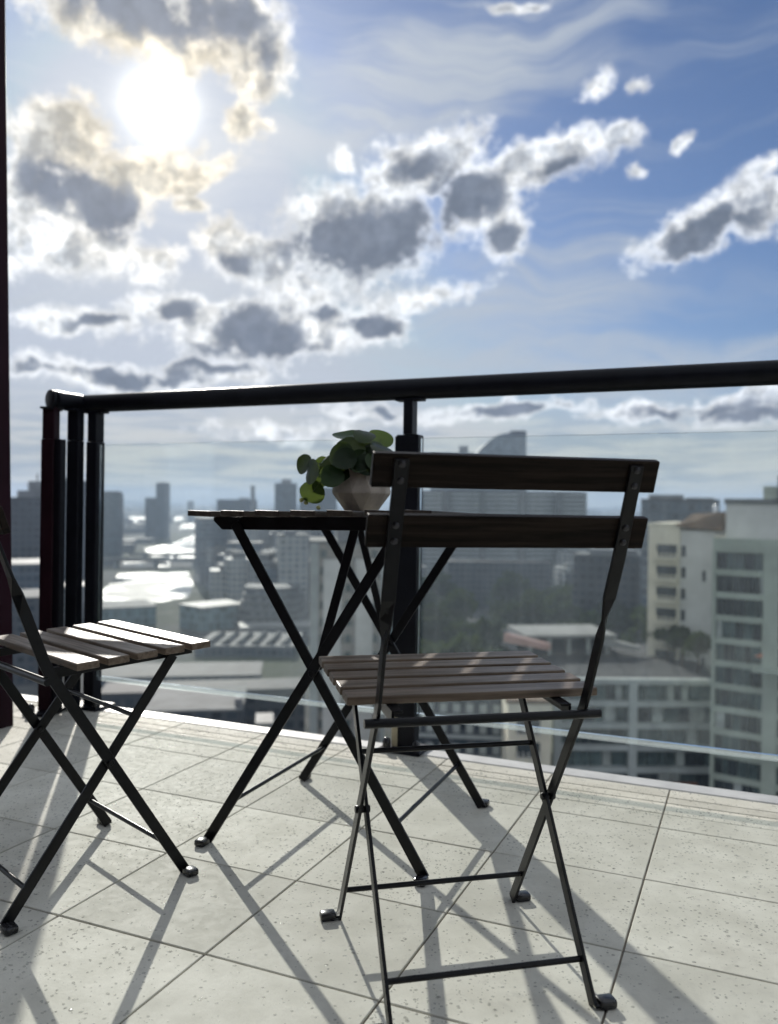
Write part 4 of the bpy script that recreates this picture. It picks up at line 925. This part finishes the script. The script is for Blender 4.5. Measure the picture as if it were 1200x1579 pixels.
# dark flats seen under the seat
t, W, H = building('flats', 'dark block of flats with small windows visible under the chair seat', 610, 778, 1075, 124, 18, 'f_dark', 'roof_grey', -0.05)
wmm = MB().box(-0.5, 0.5, -0.08, 0.0, 0, 1.3).mesh('window'); lm = MB().box(-W/2, W/2, -0.25, 0, 0, 0.5).mesh('floor_band')
for j in range(5):
    obj('floor_band', lm, 'concrete', t, (0, -0.01, H-3.0-j*3.0))
    for k in range(8): obj('window', wmm, 'window_dark' if (j+k) % 3 else 'curtain', t, (-W/2+1.2+k*(W-2.4)/7, -0.01, H-2.2-j*3.0))
t, W, H = building('stair_tower', 'beige rendered stair tower with railings between the chair legs', 784, 850, 1085, 112, 9, 'render_cream', 'roof_rust', 0.12)
for j in range(4):
    obj('opening', MB().box(-W*0.30, W*0.25, -0.03, 0.02, H-4.0-j*3.2, H-2.0-j*3.2), 'window_dark', t)
    for k in range(5): obj('railing_bar', MB().box(-W*0.28+k*0.7, -W*0.28+k*0.7+0.16, -0.45, -0.35, H-4.3-j*3.2, H-3.2-j*3.2), 'render_grey', t)

# ---- trees
def tree_mesh(seedt, leafs, R, Hh):
    rnd = np.random.RandomState(seedt); V = []; F = []
    cl = []
    for k in range(16):
        a = rnd.rand()*2*PI; e = rnd.uniform(-0.5, 1.0); rr = R*0.68*rnd.rand()**0.4
        cl.append((rr*math.cos(a)*math.cos(e*0.9), rr*math.sin(a)*math.cos(e*0.9), Hh*0.62+Hh*0.30*math.sin(e), R*rnd.uniform(0.26, 0.46)))
    for i in range(leafs):
        c = cl[rnd.randint(16)]; d_ = rnd.randn(3); d_ /= np.linalg.norm(d_); q = np.array(c[:3])+d_*c[3]*rnd.rand()**0.33*np.array([1, 1, .85])
        s_ = rnd.uniform(0.40, 0.75); a1 = rnd.randn(3); a1 /= np.linalg.norm(a1); b1 = np.cross(a1, rnd.randn(3)); b1 /= np.linalg.norm(b1)
        k = len(V); V += [tuple(q-a1*s_), tuple(q+b1*s_*0.6), tuple(q+a1*s_), tuple(q-b1*s_*0.6)]; F.append((k, k+1, k+2, k+3))
    me = bpy.data.meshes.new('crown'); me.from_pydata(V, [], F); return me
CROWN = [tree_mesh(k, 750, 4.2+0.5*k, 9+k) for k in range(3)]
for k, m_ in enumerate(CROWN): m_.materials.append(MATS['foliage' if k != 1 else 'foliage_light'])
def trunk_mesh():
    m = MB().tube([(0, 0, 0), (0.1, 0, 2.5), (0, 0.15, 5.5), (0.1, 0, 7.5)], [0.34, 0.27, 0.18, 0.08], 8)
    for a in range(5): m.tube([(0, 0, 3.6+0.5*a), (1.6*math.cos(a*1.4), 1.6*math.sin(a*1.4), 5.4+0.4*a)], [0.13, 0.05], 6)
    return m.mesh('trunk', 0, 1, True)
TRUNK = trunk_mesh(); TRUNK.materials.append(MATS['bark'])
rt = random.Random(11)
def tree(label, P, s, k, group):
    t = thing('tree', label, 'tree', group, tuple(P), rt.uniform(0, 6)); t.scale = (s, s, s*rt.uniform(.9, 1.1))
    obj('trunk', TRUNK, None, t); obj('crown', CROWN[k % 3], None, t)
for k in range(60):
    d = rt.uniform(215, 470); u = rt.uniform(642, 1004); P = at(u, 900, d); P.z = GZ
    tree('hazy green tree of the wooded park seen through the glass behind the chair', P, rt.uniform(1.5, 2.5), k, 'trees of the hazy park')
PR = GZ+H*0
for k, (u, v, d, s) in enumerate(((1052, 1040, 126, .62), (1076, 1046, 122, .55), (1030, 1030, 130, .5), (1008, 1020, 136, .55))):
    P = at(u, v, d); P.z = GZ+(zr-GZ)-0.17
    tree(('small tree in front of the cream tower, right of its foot', 'smallest tree at the right foot of the cream tower', 'small tree below the balconies of the cream tower', 'small tree at the left foot of the cream tower')[k], P, s, k, 'small trees on the podium roof')
for k, (u, v) in enumerate(((384, 1112), (402, 1106), (424, 1118))):
    P = at(u, v+20, 186); P.z = zat(v+30, 186)
    hz = thing('hedge', ('green clipped hedge beside the near grey roof, left end', 'green clipped hedge beside the near grey roof, middle', 'green clipped hedge beside the near grey roof, right end')[k], 'hedge', 'roof terrace hedges', (P.x, P.y, GZ)); hz.scale = (0.55, 0.55, 1)
    obj('planter', MB().box(-4, 4, -2, 2, 0, P.z-GZ), 'concrete', hz); cm = obj('foliage', CROWN[1], None, hz, (0, 0, P.z-GZ-3.6)); cm.scale = (1, .6, .62)
lawn = MB(); P = [gp(u, v, GZ) for u, v in ((306, 1024), (318, 1019), (366, 1036), (360, 1044))]
o = obj('lawn', MB().add([(p.x, p.y, GZ+0.06) for p in P], [(0, 1, 2, 3)]), 'foliage_light'); o['kind'] = 'structure'

# ---- the city spreading to the horizon (too far and too many to tell apart)
def far_city():
    rng = np.random.RandomState(21); m = MB(); n = 0
    mats = ['f_blue', 'f_grey', 'f_dark', 'f_pale', 'roof_grey']
    faces_m = []
    tries = 0
    while n < 1500 and tries < 20000:
        tries += 1
        d = 520*math.exp(rng.rand()**0.85*math.log(7600/520)); azr = rng.uniform(-0.72, 0.72); x = d*math.tan(azr); u = 600+FPX*math.tan(azr); v = 772+60*FPX/d
        if 60 < u < 345 and 855 < v < 1000: continue
        if 225 < u < 335 and 815 < v < 868: continue
        if (190 < u < 228 and 794 < v < 808) or (262 < u < 316 and 794 < v < 820): continue
        if 640 < u < 1000 and d < 620: continue
        w = rng.uniform(12, 34)*(1+d/4000); dp = rng.uniform(12, 30); h = rng.choice([6, 8, 10, 14, 18, 26], p=[.3, .25, .2, .13, .08, .04])*rng.uniform(.8, 1.3)
        if 60 < u < 345: h = min(h, 11)
        if rng.rand() < 0.02 and u > 345: h *= 2.0
        M = Matrix.Translation((x, d, GZ)) @ Matrix.Rotation(rng.uniform(-.6, .6), 4, 'Z'); k0 = len(m.f)
        m.box(-w/2, w/2, 0, dp, 0, h, M); mi = rng.randint(0, 5); faces_m += [mi]*6; faces_m[-5] = 4 if rng.rand() < .7 else mi; n += 1
    n = 0
    while n < 260:
        d = rng.uniform(430, 1300); u = rng.choice([rng.uniform(345, 640), rng.uniform(345, 640), rng.uniform(345, 470), rng.uniform(880, 1060)]); x = (u-600)/FPX*d
        w = rng.uniform(10, 26); dp = rng.uniform(10, 22); h = rng.uniform(12, 40)*(0.75 if d < 600 else 1.05)
        M = Matrix.Translation((x, d, GZ)) @ Matrix.Rotation(rng.uniform(-.5, .5), 4, 'Z')
        m.box(-w/2, w/2, 0, dp, 0, h, M); m.box(-w*.25, w*.2, dp*.2, dp*.7, h, h+rng.uniform(1.5, 4), M); mi = rng.randint(0, 4); faces_m += [mi]*6+[4]*6; n += 1
    me = m.mesh('far_city')
    for k in mats: me.materials.append(MATS[k])
    if len(me.polygons) == len(faces_m): me.polygons.foreach_set('material_index', faces_m)
    o = obj('far_city', me, None); tag(o, 'hazy low rooftops of the far city spreading to the horizon', 'city'); o['kind'] = 'stuff'
far_city()
hills = MB(); N = 90; vs = []
for k in range(N+1):
    x = -8500+17000*k/N; h = 26+22*math.sin(k*0.31)+16*math.sin(k*0.83+1)+(38 if x > 1500 else 0)*min(1, max(0, (x-1500)/1500))
    vs += [(x, 9000, GZ), (x, 9300, GZ+max(8, h)*1.1)]
hills.add(vs, [(2*k, 2*k+2, 2*k+3, 2*k+1) for k in range(N)]); o = obj('hills', hills, 'foliage'); o['kind'] = 'structure'

# ------------------------------------------------------------------ haze: the air over the city
hz = MB().box(-9600, 9600, -600, 9900, GZ-1.0, 96.0); o = obj('haze', hz, None); o['kind'] = 'stuff'
tag(o, 'thin blue-grey haze hanging over the distant city', 'haze')
hm = bpy.data.materials.new('haze_air'); hm.use_nodes = True; nt = hm.node_tree; nt.nodes.clear(); b = NB(nt)
pv = b.n('ShaderNodeVolumePrincipled'); pv.inputs['Color'].default_value = (0.56, 0.70, 0.90, 1); pv.inputs['Density'].default_value = 0.00020; pv.inputs['Anisotropy'].default_value = 0.15
ou = b.n('ShaderNodeOutputMaterial'); nt.links.new(pv.outputs[0], ou.inputs['Volume']); o.data.materials.append(hm)
